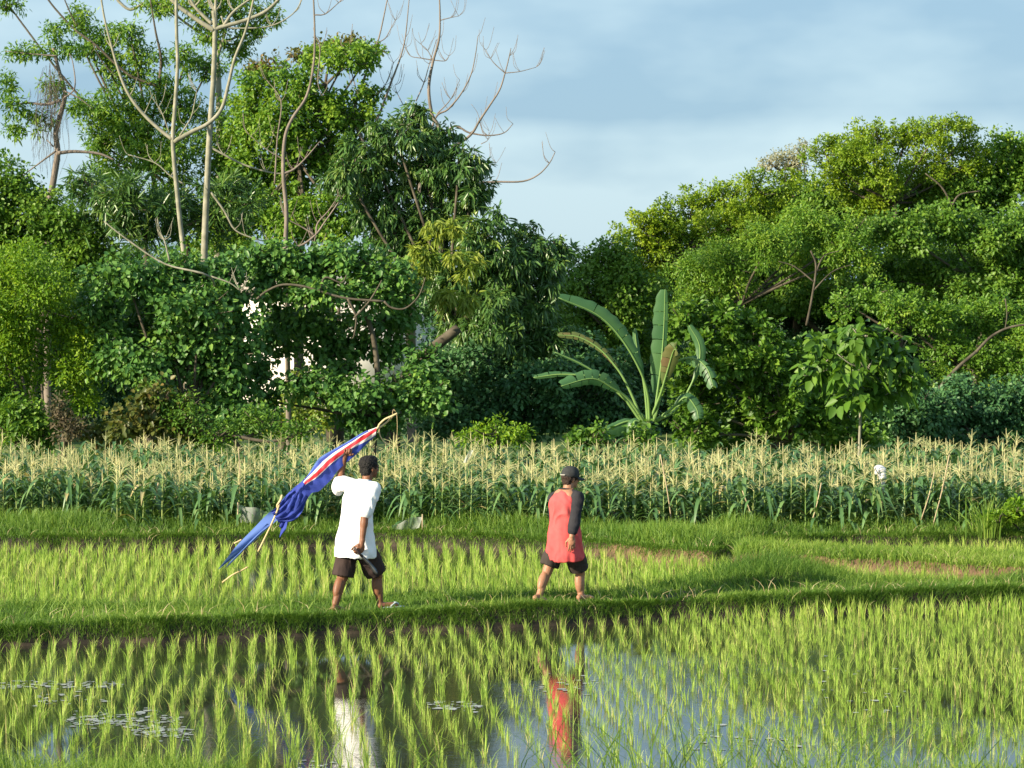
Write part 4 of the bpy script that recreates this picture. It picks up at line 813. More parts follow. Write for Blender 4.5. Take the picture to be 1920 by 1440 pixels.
def torso_loft(mb, st, F_, Lv, k=28):
    """st: (centre, half width, half depth)"""
    C = smoothline([tuple(c)+(w_, d_) for c, w_, d_ in st], 5); th = np.arange(k)/k*2*np.pi; F_, Lv = np.array(F_), np.array(Lv); R = []
    for r in C:
        c, w_, d_ = r[:3], r[3], r[4]; cs, sn = np.cos(th), np.sin(th)
        R.append(c+(np.sign(cs)*np.abs(cs)**0.85*w_)[:, None]*Lv+(np.sign(sn)*np.abs(sn)**0.9*d_)[:, None]*F_)
    rings(mb, R)
# ---------------- person 1 : white shirt, kite over his head
D1 = 26.3; a1 = math.radians(47); F1 = Vector((math.cos(a1), math.sin(a1), 0)); L1 = Vector((-math.sin(a1), math.cos(a1), 0)); UP = Vector((0, 0, 1))
def P1(x, y, dy=0.0): return W(x, y, D1+dy)
gz = lambda p: float(height(p.x, p.y))
ft = P1(672, 1150, 0.2); ft.z = gz(ft)
p1 = thing('person', ft, 'man in a white shirt and dark shorts walking with a kite held overhead', 'person')
m = MB()
nk = P1(686, 902, 0.02); hd = P1(693, 877, 0.05); hipc = P1(667, 1003, 0)
Fh1 = nrm(Vector((0.80, 0.58, -0.03)))
head(m, hd, Fh1, Vector((0.06, 0, 1)), 1.0)
capsule(m, nk-UP*0.05, hd-UP*0.05-Fh1*0.015, 0.056, 0.054)
torso_loft(m, [(hipc-UP*0.08, 0.15, 0.10), (hipc, 0.155, 0.11), (P1(673, 965), 0.135, 0.095), (P1(678, 935), 0.145, 0.095), (P1(681, 917), 0.12, 0.075), (P1(684, 905), 0.06, 0.05)], F1, L1)
rsh, rel, rwr = P1(702, 914, -0.12), P1(684, 966, -0.22), P1(678.5, 1018, -0.27)
lsh, lel, lwr = P1(652, 908, 0.14), P1(635.5, 905, 0.36), P1(646.5, 856, 0.30)
for a_, b_, c_ in ((rsh, rel, rwr), (lsh, lel, lwr)):
    capsule(m, a_, b_, 0.043, 0.042); capsule(m, b_, c_, 0.043, 0.027); ell(m, b_+(c_-b_)*0.28, [nrm((c_-b_).cross(F1))*0.044, nrm((c_-b_).cross(L1))*0.042, nrm(c_-b_)*0.09], 14, 8)
hd_r = nrm(P1(673, 1043, -0.28)-rwr)
hand(m, rwr, hd_r, nrm(Vector((-0.45, 0.9, 0))), 1, (50, 75, 50), 1.15, 0.8)
hand(m, lwr, nrm(P1(652, 838, 0.26)-lwr), nrm(Vector((0.3, -0.9, 0.2))), -1, (45, 80, 60), 1.15, 0.9)
# legs: left rear, right front
lh, rh = hipc+L1*0.085-UP*0.03, hipc-L1*0.085-UP*0.03
lk, la = P1(642, 1083, 0.0), P1(627.5, 1137, -0.10); rk, ra = P1(707, 1080, 0.20), P1(712.5, 1133, 0.18)
for h_, k_, a_ in ((lh, lk, la), (rh, rk, ra)):
    capsule(m, h_, k_, 0.088, 0.060); capsule(m, k_, a_, 0.055, 0.036); dd = nrm(a_-k_); bk = nrm(F1-dd*F1.dot(dd))
    ell(m, k_+(a_-k_)*0.32-bk*0.018, [nrm(dd.cross(bk))*0.053, bk*0.056, dd*0.13], 16, 10)
hl = P1(625.5, 1147, -0.14); hl.z = gz(hl)+0.02; tl = hl+Vector((0.13, 0.10, -0.03)); foot(m, la, hl, tl)
hr = P1(713, 1142, 0.16); hr.z = gz(hr)+0.03; trr = hr+Vector((0.19, 0.07, 0.015)); foot(m, ra, hr, trr)
print('P1 ground', gz(hl), la.z, gz(hr), ra.z)
remesh('body', m, M_skin1, p1, 0.0055, 3)
hm = MB(); sdir = Fh1.cross(UP)
ell(hm, hd+UP*0.038-Fh1*0.018, [sdir*0.088, Fh1*0.102, UP*0.090], 24, 16); ell(hm, hd-UP*0.03-Fh1*0.048, [sdir*0.072, Fh1*0.058, UP*0.062], 18, 12)
ell(hm, hd+UP*0.078+Fh1*0.022, [sdir*0.070, Fh1*0.062, UP*0.05], 18, 12)
def spiky(c): return 0.005*noise.noise(c*42)+0.008*noise.noise(c*110)
remesh('hair', hm, M_hair, p1, 0.005, 2, spiky)
for q in (-1, 1):
    e = MB(); ell(e, hd+UP*0.008+Fh1*0.083+sdir*q*0.03, [sdir*0.012, Fh1*0.006, UP*0.005], 10, 6); e.obj('eye', M_eyew, p1, smooth=True)
sm = MB()
torso_loft(sm, [(P1(666, 1044), 0.232, 0.182), (P1(666, 1040), 0.232, 0.182), (P1(666, 1030), 0.235, 0.184), (P1(667, 1010), 0.212, 0.168), (P1(668, 985), 0.180, 0.145), (P1(669, 955), 0.170, 0.13), (P1(671, 935, .0), 0.175, 0.125), (P1(675, 918), 0.170, 0.118), (P1(680, 907, 0.01), 0.125, 0.09), (P1(684, 899, 0.01), 0.074, 0.066)], F1, L1)
capsule(sm, rsh-UP*0.01, rsh+(rel-rsh)*0.5, 0.064, 0.074); capsule(sm, rsh+(rel-rsh)*0.4, rel-(rel-rsh)*0.10, 0.074, 0.070)
capsule(sm, lsh, lel-(lel-lsh)*0.25, 0.078, 0.080); ell(sm, P1(634, 913, 0.27), [Vector((0.055, 0, 0)), Vector((0, 0.09, 0)), Vector((0, 0, 0.085))], 16, 10)
capsule(sm, P1(686, 904, 0.03)-UP*0.03, lsh, 0.052, 0.07); capsule(sm, P1(686, 906, 0)-UP*0.03, rsh-UP*0.01, 0.050, 0.064)
remesh('shirt', sm, M_white, p1, 0.008, 4, folds(3, 0.014, 3.5, 9))
def shorts(mb, hc, lh_, lk_, rh_, rk_, F_, Lv, fl, fr, wl_=0.115, hem=0.115):
    torso_loft(mb, [(hc-UP*0.13, 0.14, 0.11), (hc-UP*0.06, 0.160, 0.130), (hc, 0.155, 0.125), (hc+UP*0.08, 0.14, 0.11)], F_, Lv)
    for h_, k_, f in ((lh_, lk_, fl), (rh_, rk_, fr)):
        d = k_-h_; R = []; th = np.arange(20)/20*2*np.pi; dn = nrm(d); v = nrm(F_-dn*F_.dot(dn)); u = dn.cross(v)
        for t_ in np.linspace(0, f, 7):
            r = (wl_+(hem-wl_)*t_/f)*(0.72+0.28*min(1, t_/0.45)); R.append(np.array(h_+d*t_)+r*(0.98*np.cos(th)[:, None]*np.array(u)+1.0*np.sin(th)[:, None]*np.array(v)))
        rings(mb, R)
sh = MB(); shorts(sh, hipc-UP*0.09, lh, lk, rh, rk, F1, L1, 0.97, 0.88, 0.112, 0.118)
remesh('shorts', sh, M_brownsh, p1, 0.008, 4, folds(9, 0.009, 5.0, 12))
def sandal(hh_, tt_, par):
    d = nrm(tt_-hh_); d.z = 0; s = d.cross(UP); z0 = min(hh_.z, tt_.z); R = []
    mb_ = MB(); k = 24; th = np.arange(k)/k*2*np.pi; c = hh_+(tt_-hh_)*0.62; 
    ring = np.array([np.array(c)+np.array(d)*0.138*math.cos(t_)+np.array(s)*(0.042+0.008*math.cos(t_))*math.sin(t_) for t_ in th])
    rings(mb_, [ring+np.array([0, 0, -0.004]), ring+np.array([0, 0, 0.010])])
    o_ = mb_.obj('sandal', M_sandal, par)
    ms_ = MB(); b = hh_+(tt_-hh_)*0.80+UP*0.045
    for q in (-1, 1): tube(ms_, smoothline([b+d*0.04-UP*0.02, b+s*q*0.022, b-d*0.06+s*q*0.046-UP*0.03], 4), 0.008, seg=6)
    ms_.obj('strap', M_sandal, o_, smooth=True)
sandal(hr-UP*0.0, trr, p1)
# machete in the right hand
M_blade = mat('steel', [(0.16, 0.18, 0.20), (0.06, 0.055, 0.055)], rough=0.35, noise_scale=9); M_blade.node_tree.nodes['Principled BSDF'].inputs['Metallic'].default_value = 0.8
M_handle = mat('wood_dark', (0.05, 0.03, 0.025), rough=0.5)
kA, kM, kB = P1(663, 1026, -0.33), P1(676, 1040, -0.32), P1(708, 1077, -0.34)
kt = thing('machete', kM, 'machete with a dark handle held low by the man in white', 'machete')
m = MB(); tube(m, [kA, kA+(kM-kA)*0.5, kM+(kM-kA)*0.25], [0.013, 0.015, 0.013], seg=8); m.obj('handle', M_handle, kt, smooth=True)
m = MB(); d = nrm(kB-kM); s = nrm(d.cross(Vector((0, 1, 0)))); R = []
for t_, wdt in ((0.0, 0.014), (0.15, 0.018), (0.5, 0.022), (0.8, 0.025), (0.95, 0.018), (1.0, 0.004)):
    c = kM+(kB-kM)*t_+s*0.012*math.sin(t_*3); n_ = Vector((0, 1, 0)); R.append([c+s*wdt*0.75, c+n_*0.002, c-s*wdt, c-n_*0.002])
rings(m, R); m.obj('blade', M_blade, kt)

# ---------------- person 2 : red and black shirt, cap
D2 = 27.0; a2 = math.radians(50); F2 = Vector((math.cos(a2), math.sin(a2), 0)); L2 = Vector((-math.sin(a2), math.cos(a2), 0))
def P2(x, y, dy=0.0): return W(x, y, D2+dy)
ft = P2(1050, 1135, 0.1); ft.z = gz(ft)
p2 = thing('person', ft, 'person in a red shirt with black sleeves and dark cap walking ahead', 'person')
m = MB(); hd = P2(1070, 897, 0.03); nk = P2(1063, 917, 0.0); hipc = P2(1058, 1010, 0); Fh2 = nrm(Vector((0.86, 0.48, -0.08)))
head(m, hd, Fh2, Vector((0.05, 0, 1)), 0.93)
capsule(m, nk-UP*0.06, hd-UP*0.06-Fh2*0.02, 0.060, 0.055)
torso_loft(m, [(hipc-UP*0.08, 0.15, 0.11), (hipc, 0.155, 0.115), (P2(1059, 970), 0.14, 0.10), (P2(1060, 945), 0.15, 0.10), (P2(1061, 925), 0.14, 0.085), (P2(1062, 916), 0.08, 0.06)], F2, L2)
rsh, rel, rwr = P2(1084, 931, -0.11), P2(1078, 975, -0.19), P2(1072, 1006, -0.24)
lsh, lel, lwr = P2(1038, 932, 0.12), P2(1040, 975, 0.24), P2(1052, 1005, 0.34)
for a_, b_, c_ in ((rsh, rel, rwr), (lsh, lel, lwr)):
    capsule(m, a_, b_, 0.043, 0.042); capsule(m, b_, c_, 0.043, 0.030)
hand(m, rwr, nrm(P2(1072.5, 1026, -0.25)-rwr), nrm(Vector((-0.1, 1, 0.15))), 1, (14, 20, 14), 1.0, 0.3)
hand(m, lwr, nrm(Vector((0.25, 0.2, -1))), nrm(Vector((-0.2, -1, 0))), -1, (20, 25, 20), 0.95)
lh, rh = hipc+L2*0.085-UP*0.03, hipc-L2*0.085-UP*0.03
lk, la = P2(1025, 1075, 0.02), P2(1010, 1119, -0.10); rk, ra = P2(1088, 1076, 0.16), P2(1089.5, 1122, 0.12)
for h_, k_, a_ in ((lh, lk, la), (rh, rk, ra)):
    capsule(m, h_, k_, 0.082, 0.053); capsule(m, k_, a_, 0.050, 0.034); dd = nrm(a_-k_); bk = nrm(F2-dd*F2.dot(dd))
    ell(m, k_+(a_-k_)*0.34-bk*0.02, [nrm(dd.cross(bk))*0.049, bk*0.054, dd*0.12], 16, 10)
hl = P2(1004, 1127, -0.16); hl.z = gz(hl)+0.045; foot(m, la, hl, hl+Vector((0.14, 0.10, -0.04)))
hr = P2(1086, 1130, 0.08); hr.z = gz(hr)+0.02; foot(m, ra, hr, hr+Vector((0.16, 0.13, 0.0)))
print('P2 ground', gz(hl), la.z, gz(hr), ra.z)
remesh('body', m, M_skin2, p2, 0.0055, 3)
sdir = Fh2.cross(UP); hm = MB()
ell(hm, hd+UP*0.012-Fh2*0.022, [sdir*0.080, Fh2*0.084, UP*0.070], 22, 14); ell(hm, hd-UP*0.035-Fh2*0.048, [sdir*0.066, Fh2*0.048, UP*0.045], 16, 10)
remesh('hair', hm, mat('hair_brown', [(0.02, 0.011, 0.008), (0.05, 0.028, 0.02)], rough=0.6, noise_scale=60, bump=0.6), p2, 0.005, 2, spiky)
for q in (-1, 1):
    e = MB(); ell(e, hd+UP*0.005+Fh2*0.078+sdir*q*0.028, [sdir*0.011, Fh2*0.006, UP*0.005], 10, 6); e.obj('eye', M_eyew, p2, smooth=True)
# cap: crown, brim
cu = nrm(Vector((0.10, 0.03, 1))); cf = nrm(Fh2-cu*Fh2.dot(cu)); cs_ = cf.cross(cu); cc0 = hd+UP*0.030-cf*0.004; R = []
cm = MB(); k = 26; th = np.arange(k)/k*2*np.pi
for ph in np.linspace(0, math.pi/2*0.96, 9):
    r = math.cos(ph)**0.75; R.append([np.array(cc0+cu*(0.012+0.090*math.sin(ph))+cs_*0.086*r*math.cos(t_)+cf*0.100*r*math.sin(t_)) for t_ in th])
rings(cm, [[np.array(cc0-cu*0.012+cs_*0.086*math.cos(t_)+cf*0.100*math.sin(t_)) for t_ in th]]+R); cp = cm.obj('cap', M_cap, p2, smooth=True)
bm_ = MB(); top = []; bot = []
for t_ in np.linspace(-1.2, 1.2, 13):
    inner = cc0-cu*0.004+cs_*0.084*math.sin(t_)+cf*0.096*math.cos(t_)
    for q, lst in ((0, top),): 
        row = []
        for u in np.linspace(0, 1, 5):
            ext = 0.078*u*math.cos(t_*1.15)**0.5; row.append(np.array(inner+cf*ext+cs_*math.sin(t_)*0.006*u-cu*(0.018*u+0.02*u*(math.sin(t_))**2)))
        lst.append(row)
T_ = np.array(top); a, k = T_.shape[:2]; Q_ = [(u*k+v, u*k+v+1, (u+1)*k+v+1, (u+1)*k+v) for u in range(a-1) for v in range(k-1)]
bm_.add(T_.reshape(-1, 3), Q_); bm_.add(T_.reshape(-1, 3)-np.array(cu)*0.005, Q_); bm_.obj('brim', M_cap, cp, smooth=True)
m = MB(); pb = cc0-cf*0.098+cs_*0.02; tube(m, smoothline([cc0-cf*0.094-cs_*0.05+cu*0.004, cc0-cf*0.105, cc0-cf*0.094+cs_*0.05+cu*0.004], 4), 0.006, seg=6); m.obj('strap', mat('cap_strap', (0.35, 0.33, 0.3)), cp)
sm = MB()
torso_loft(sm, [(P2(1059, 1051), 0.206, 0.172), (P2(1059, 1047), 0.206, 0.172), (P2(1059, 1040), 0.207, 0.175), (P2(1058, 1020), 0.188, 0.162), (P2(1057, 995), 0.175, 0.152), (P2(1057, 970), 0.162, 0.138), (P2(1057, 950), 0.164, 0.134), (P2(1058, 936), 0.150, 0.118), (P2(1060, 925), 0.11, 0.09), (P2(1062, 918), 0.070, 0.064)], F2, L2)
remesh('shirt', sm, M_red, p2, 0.008, 4, folds(5, 0.014, 2.8, 10))
for a_, b_, c_, nkp in ((rsh, rel, rwr, P2(1069, 919, -0.03)), (lsh, lel, lwr, P2(1056, 919, 0.05))):
    s2 = MB(); capsule(s2, nkp-UP*0.03, a_-UP*0.01, 0.045, 0.066); capsule(s2, a_-UP*0.01, b_, 0.066, 0.062); capsule(s2, b_, b_+(c_-b_)*0.6, 0.066, 0.058)
    remesh('sleeve', s2, M_blk, p2, 0.008, 4, folds(2, 0.007, 10, 8))
cl = MB(); tube(cl, [np.array(P2(1061.5, 917.5, 0.0))+np.array(L2)*0.074*math.cos(t_)+np.array(F2)*0.066*math.sin(t_)+np.array([0, 0, -0.012*math.sin(t_)]) for t_ in np.linspace(0, 2*np.pi, 25)], 0.009, seg=6, cap=False); cl.obj('collar', M_blk, p2, smooth=True)
sh = MB(); shorts(sh, hipc-UP*0.10, lh, lk, rh, rk, F2, L2, 0.77, 0.84, 0.112, 0.106)
remesh('shorts', sh, M_blksh, p2, 0.008, 4, folds(12, 0.008, 5.0, 12))

# ================================================================== KITE
M_kblue = mat('kite_blue', [(0.035, 0.055, 0.34), (0.05, 0.085, 0.46)], rough=0.75, trans=0.25, noise_scale=6, bump=0.15)
M_kred = mat('kite_red', [(0.72, 0.03, 0.05), (0.80, 0.05, 0.07)], rough=0.5, trans=0.2, noise_scale=8); M_kwhite = mat('kite_white', (0.80, 0.76, 0.74), rough=0.6, trans=0.25)
M_kpale = mat('kite_pale_blue', [(0.08, 0.15, 0.46), (0.11, 0.20, 0.55)], rough=0.7, trans=0.25, noise_scale=6)
M_bamboo = mat('bamboo', [(0.45, 0.34, 0.16), (0.62, 0.50, 0.28)], rough=0.5, noise_scale=10)
KD = D1+0.34
def K(x, y, dy=0.0): return W(x, y, KD+dy)
kr = thing('kite', K(650, 850), 'large blue cloth kite with red and white stripes carried by the man in white', 'kite')
ST = [[(706, 801), (706, 801.5), (706, 802), (705, 809), (704.5, 816), (704, 818)],
      [(680, 811), (682, 814), (682, 815.5), (685, 822.5), (686, 827.5), (689, 831)],
      [(655, 826), (658, 829), (659.5, 831), (663, 836.5), (664, 839), (668, 852)],
      [(628, 841), (633, 844), (636, 847), (641, 852.5), (642, 854), (649, 868)],
      [(601, 857), (611, 860), (614, 864), (620, 869), (621, 870), (632, 884)],
      [(590, 870), (597, 874), (600, 878), (605, 883.5), (606, 884.5), (622, 898)],
      [(581, 885), (584, 888), (587, 891), (591, 896), (592, 897), (608, 912)],
      [(570, 899), (571, 901), (572, 902.5), (574, 907), (575, 908), (598, 921)],
      [(553, 913), (560, 916), (563, 917), (566, 918), (568, 919), (584, 925)],
      [(540, 925), (548, 928), (552, 929), (558, 933), (563, 936), (574, 941)],
      [(529, 938), (538, 942), (543, 944), (550, 949), (556, 953), (566, 960)],
      [(519, 950), (525, 956), (529, 959), (535, 965), (541, 969), (549, 977)],
      [(508, 959), (511, 963), (513, 966), (516, 970), (518, 973), (522, 980)]]
S_ = []
for col_ in range(6): S_.append(smoothline([st_[col_] for st_ in ST], 5))
S_ = np.array(S_); ns = S_.shape[1]; m = MB(); prev = None; cols = []
acr = []
for c in range(5):
    sub = 5 if c in (0, 4) else 2
    for q in range(sub): acr.append((c, q/sub))
acr.append((4, 1.0)); grid = []
for i in range(ns):
    row = []
    for (c, f) in acr:
        p = S_[c, i]*(1-f)+S_[c+1, i]*f; g = (c+f)/5
        bill = -0.04*math.sin(g*math.pi)+0.010*math.sin(i*0.55+g*7)+0.006*math.sin(i*1.3-g*12)+(0.03*math.sin(g*40+i*0.3) if i > ns*0.7 else 0)
        row.append(np.array(K(p[0], p[1], bill-0.05)))
    grid.append(row)
Gd = np.array(grid); a, k = Gd.shape[:2]; Qs = []; ms_ = []
for i in range(a-1):
    for j in range(k-1):
        Qs.append((i*k+j, i*k+j+1, (i+1)*k+j+1, (i+1)*k+j)); c = acr[j][0]
        t_ = i/(a-1)*12; mm = 0
        if t_ < 7.1: mm = {0: 0, 1: 2, 2: 1, 3: 2, 4: 0}[c]
        if c == 0 and acr[j][1] < 0.25 and 0.5 < t_ < 6.5: mm = 3
        if c == 0 and t_ < 1.0: mm = 2 if t_ < 0.6 else mm
        ms_.append(mm)
m.add(Gd.reshape(-1, 3), Qs, None, 0.5, ms_)
m.obj('sail', [M_kblue, M_kred, M_kwhite, M_kpale], kr, smooth=True)
def strip(name, A, B, mt, par, dy=0.0, fold=0.03):
    A = smoothline(A, 5); B = smoothline(B, 5); R = []
    for i in range(len(A)):
        R.append([np.array(K(*(A[i]*(1-q)+B[i]*q), dy+fold*math.sin(q*4+i*0.25))) for q in np.linspace(0, 1, 5)])
    R = np.array(R); a, k = R.shape[:2]; m = MB(); Qs = [(u*k+v, u*k+v+1, (u+1)*k+v+1, (u+1)*k+v) for u in range(a-1) for v in range(k-1)]
    m.add(R.reshape(-1, 3), Qs); return m.obj(name, mt, par, smooth=True)
tl_ = strip('tail', [(512, 955), (497, 968), (476, 990), (444, 1023), (425, 1047), (409, 1067)], [(524, 972), (507, 986), (490, 1002), (458, 1031), (432, 1050), (409.5, 1067.5)], M_kpale, kr, -0.02)
strip('tail', [(500, 982), (480, 1003), (455, 1030), (432, 1053), (424, 1063)], [(512, 982), (497, 992), (470, 1018), (446, 1044), (425, 1064)], M_kpale, kr, -0.06)
# bunched cloth near the knot
m = MB()
for (x, y, x2, y2, r, dy) in ((548, 945, 524, 968, .036, -.05), (550, 950, 527, 984, .042, 0.02), (535, 968, 527, 986, .032, -0.03)):
    capsule(m, K(x, y, dy), K(x2, y2, dy), r, r*0.7)
remesh('bunched_cloth', m, M_kblue, kr, 0.008, 3, folds(4, 0.012, 9, 9))
strip('cloth_flap', [(528, 975), (527, 990), (524, 1008)], [(540, 970), (536, 992), (527, 1004)], M_kblue, kr, -0.05)
def spar(pts, r, name='spar'):
    m = MB(); P_ = smoothline([K(*p) for p in pts], 6); tube(m, P_, r, seg=7); return m.obj(name, M_bamboo, kr, smooth=True)
spar([(745, 775, 0.0), (733, 781, 0), (722, 786, 0), (712, 795, 0), (706, 804, 0), (680, 819, 0.08), (650, 838, 0.1), (610, 866, .1), (575, 904, .1), (540, 932, .05), (522, 948, -0.05)], 0.011)
spar([(733, 783, 0.03), (727, 790, 0.03), (718, 797, 0.02), (708, 804, 0.0)], 0.009)
spar([(738, 779, 0.05), (724, 793, 0.06), (712, 802, 0.02)], 0.007)
spar([(711, 803, 0), (712, 815, 0.02), (719, 827, 0.03), (728, 835, 0.04)], 0.006)
spar([(524, 946, -0.08), (518, 962, -0.09), (508, 985, -0.08), (496, 1010, -0.06), (484, 1034, -0.04)], [0.011]*3+[0.011]*22 if False else 0.010)
spar([(453, 1012, 0.05), (447, 1015, 0.05), (439, 1019, 0.05)], 0.009)
spar([(465, 1063, 0.0), (450, 1071, 0), (436, 1078, 0), (417, 1092, 0.05)], 0.009)
spar([(529, 928, -.07), (526, 938, -.08), (520, 948, -.08), (523, 956, -.08)], 0.013, 'knot')
m = MB(); tube(m, smoothline([K(744, 776), K(745, 800), K(744, 830), K(745, 846)], 4), 0.0025, seg=4); tube(m, smoothline([K(430, 1056, -0.04), K(440, 1066, 0), K(452, 1070, 0)], 4), 0.0022, seg=4); tube(m, smoothline([K(742, 772), K(738, 768, 0), K(736, 775, 0), K(741, 779)], 5), 0.003, seg=5); m.obj('string', M_bamboo, kr)

# ================================================================== small things at the field edge
M_net = mat('pale_netting', [(0.34, 0.38, 0.37), (0.46, 0.50, 0.48)], rough=0.7, noise_scale=14); M_net.node_tree.nodes['Principled BSDF'].inputs['Alpha'].default_value = 0.5
M_stake = mat('stake_wood', [(0.34, 0.26, 0.16), (0.5, 0.40, 0.26)], rough=0.8, noise_scale=6)
M_bag = mat('white_bag', [(0.62, 0.60, 0.60), (0.78, 0.75, 0.76)], rough=0.7, noise_scale=10, bump=0.4)
def net(name, label, D, pts, folds_):
    c = W(pts[0][0], pts[0][1], D); t = thing(name, c, label, 'netting'); m = MB(); n = 12
    A, B, C, E = [np.array(p, float) for p in pts]
    R = [[np.array(W(*((A*(1-u)+B*u)*(1-v)+(E*(1-u)+C*u)*v+np.array([0, 2.5*math.sin(u*8+v*3)])), D+0.06*math.sin(u*9+v*2)+0.12*v)) for u in np.linspace(0, 1, n)] for v in np.linspace(0, 1, 8)]
    R = np.array(R); a, k = R.shape[:2]; m.add(R.reshape(-1, 3), [(i*k+j, i*k+j+1, (i+1)*k+j+1, (i+1)*k+j) for i in range(a-1) for j in range(k-1)])
    m.obj('sheet', M_net, t, smooth=True); s = MB(); tube(s, [W(pts[folds_][0], 1003, D+0.02), W(pts[folds_][0], pts[folds_][1]-2, D)], 0.010, seg=6); s.obj('stake', M_stake, t); return t
net('net_sheet', 'grey-white netting sheet slung at the foot of the maize behind the kite tail', 35.6, [(446, 944), (508, 962), (512, 985), (452, 982)], 0)
net('net_sheet', 'grey-white netting sheet at the foot of the maize right of the man in white', 35.5, [(734, 984), (792, 966), (786, 992), (738, 996)], 1)
def stake(label, D, a_, b_, r=0.008):
    m = MB(); P_ = smoothline([W(a_[0], a_[1], D), W((a_[0]+b_[0])/2+2, (a_[1]+b_[1])/2, D), W(b_[0], b_[1], D)], 4); tube(m, P_, r, seg=6)
    o = m.obj('stake', M_stake, None, P_[0]); tag(o, label, 'stake', 'dry stakes leaning in the maize')
stake('longest dry stake, leaning right in the maize right of the white bag', 35.6, (1748, 990), (1780, 852))
stake('dry stake leaning right in the maize just right of the white bag', 35.6, (1727, 975), (1752, 885))
stake('dry stake leaning left in the maize, right of the person in red', 35.6, (1262, 1000), (1238, 852), 0.009)
stake('short dry stake leaning left in front of the maize, below the banana plant', 35.5, (1418, 1002), (1392, 920), 0.008)
stake('thin dry stake leaning right in the maize, between the red-shirted person and the white bag', 35.6, (1520, 985), (1540, 905), 0.009)
stake('upright dry stake beside the netting behind the kite tail', 36.0, (449, 944), (447, 838), 0.007)
stake('slanting dry stake in the maize at the left, left of the kite', 36.0, (283, 955), (297, 905), 0.010)
bg_ = thing('scarecrow', W(1651, 990, 36.3), 'round white bag tied on a stick standing among the maize on the right', 'scarecrow')
m = MB(); ell(m, W(1649, 882, 36.3), [Vector((0.098, 0, 0)), Vector((0, 0.09, 0)), Vector((0, 0, 0.072))], 20, 14); ell(m, W(1655, 893, 36.25), [Vector((0.055, 0, 0)), Vector((0, 0.05, 0)), Vector((0, 0, 0.07))], 14, 10)
remesh('bag', m, M_bag, bg_, 0.01, 2, lambda c: 0.012*noise.noise(c*14))
m = MB(); limb(m, [(1653, 895), (1655, 930), (1651, 990)], 36.3, 0.014, 0.012, seg=7); m.obj('stick', M_stake, bg_)
m = MB(); capsule(m, W(1656, 905, 36.25), W(1655, 922, 36.27), 0.028, 0.018); m.obj('wrap', M_bag, bg_, smooth=True)
def scrap(label, x, y, D, w_, h_, tilt):
    m = MB(); c = W(x, y, D); R = [[np.array(c+Vector((u*w_+v*tilt, 0.02*math.sin(u*7+v*4), v*h_))) for u in np.linspace(-.5, .5, 6)] for v in np.linspace(-.5, .5, 5)]
    R = np.array(R); a, k = R.shape[:2]; m.add(R.reshape(-1, 3), [(i*k+j, i*k+j+1, (i+1)*k+j+1, (i+1)*k+j) for i in range(a-1) for j in range(k-1)])
    tag(m.obj('plastic_scrap', M_net, None, c, smooth=True), label, 'plastic scrap')
scrap('pale plastic strip caught on the maize tassels between the two walkers', 878, 856, 36.4, 0.06, 0.18, 0.09)
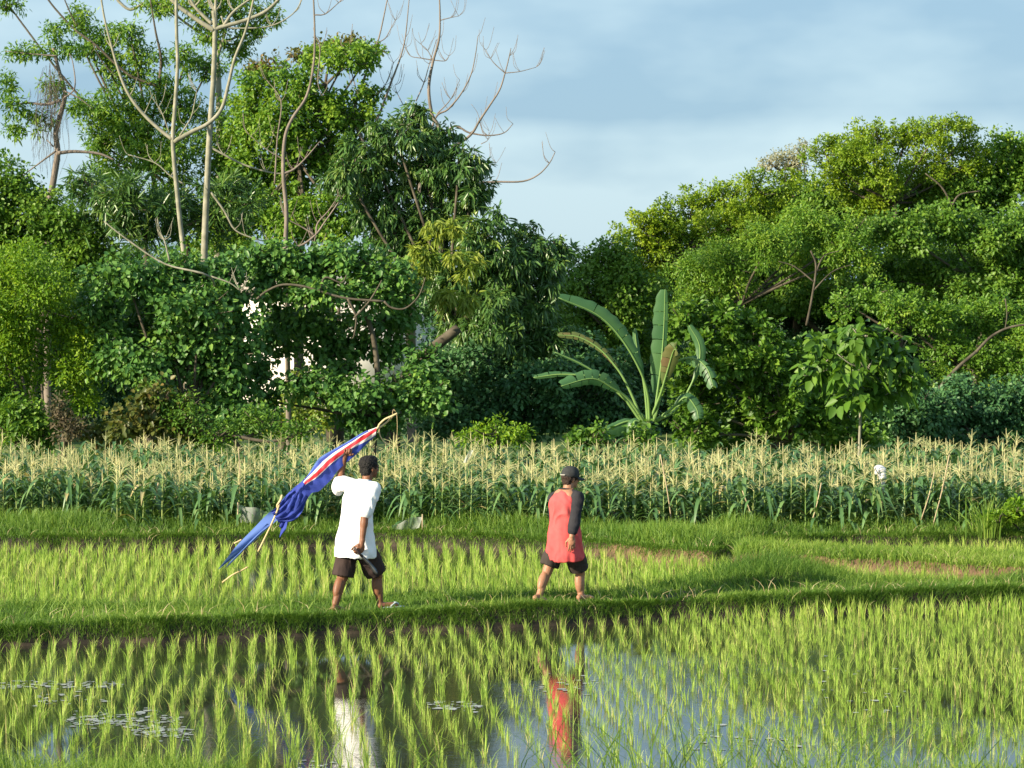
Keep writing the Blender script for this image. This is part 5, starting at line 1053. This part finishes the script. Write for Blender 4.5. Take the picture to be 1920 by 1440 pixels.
# leafy tuft at the right end of the field edge
gm = MB()
def tuft(label, x, y, D, n, h, spread, a=0.6, w=0.018):
    global gm
    gm = MB(); c = W(x, y, D); z = 0.14; r = np.abs(rng.normal(0, spread, n)); an = rng.uniform(0, 6.28, n)
    blades(gm, np.stack([c.x+r*np.cos(an), D+r*np.sin(an), np.full(n, z)], -1), h*rng.uniform(0.5, 1.1, n), np.full(n, w), np.abs(rng.normal(0.4, 0.25, n)).clip(0, .9), an, np.clip(rng.normal(a, 0.2, n), 0, 1))
    tag(gm.obj('grass_tuft', M_grass, None, (c.x, D, z)), label, 'grass tuft')
tuft('tall bright green grass tuft at the maize edge near the right side of the photo', 1850, 980, 35.3, 110, 0.62, 0.16)
tuft('tall grass tuft at the left end of the maize edge', 270, 985, 35.9, 70, 0.5, 0.12, 0.5, 0.014)
tree('weed_bush', 'light green leafy weed in front of the maize at the right edge', 35.4, [(1900, 960, 26, 12), (1925, 962, 24, 16), (1872, 972, 20, 8)], 'small', 'bright', dens=1.0, cat='weed', r0=0.02)

# floating scum streaks on the near water
M_scum = mat('scum', [(0.25, 0.26, 0.24), (0.42, 0.43, 0.42)], rough=0.4, attr=True)
m = MB()
for (x0, x1, yc, n_, sp_) in ((0, 230, 1284, 150, 4), (120, 340, 1349, 190, 7), (250, 360, 1372, 120, 6), (60, 200, 1310, 40, 8), (560, 700, 1440, 40, 10), (800, 900, 1322, 60, 5), (1000, 1120, 1280, 30, 10), (1500, 1700, 1300, 50, 30), (1300, 1500, 1390, 40, 12)):
    for q in range(n_):
        c = G(rng.uniform(x0, x1), yc+rng.normal(0, sp_), 0.004+0.001*rng.random()); a_ = rng.uniform(0.006, 0.032)*(1.8 if rng.random() < 0.1 else 1); b_ = a_*rng.uniform(0.3, 0.7); k = 7; th = np.arange(k)/k*6.283
        rr = rng.uniform(0.6, 1.2, k); V = np.stack([c.x+a_*rr*np.cos(th), c.y+b_*2*rr*np.sin(th), np.full(k, c.z)], -1); V = np.concatenate([V, [[c.x, c.y, c.z]]])
        m.add(V, None, [(k, i, (i+1) % k) for i in range(k)], rng.random())
tag(m.obj('floating_scum', M_scum), 'pale streaks of scum floating on the near paddy water', 'scum', kind='stuff')

# dry straw lying on the banks
gm = MB()
for A_, n_, x0_, x1_ in ((bankF, 420, -6, 6.5), (backF, 420, -8, 8), (b2F, 300, X0b2, 8)):
    x = rng.uniform(x0_, x1_, n_); y = lin(A_, x)+rng.uniform(0.02, 0.7, n_); z = height(x, y)+0.02
    blades(gm, np.stack([x, y, z], -1), rng.uniform(0.06, 0.22, n_), np.full(n_, 0.007), rng.uniform(0.6, 1.6, n_), rng.uniform(0, 6.28, n_), rng.random(n_))
tag(gm.obj('dry_straw', M_straw), 'bits of dry straw scattered over the grassy banks', 'straw', kind='stuff')
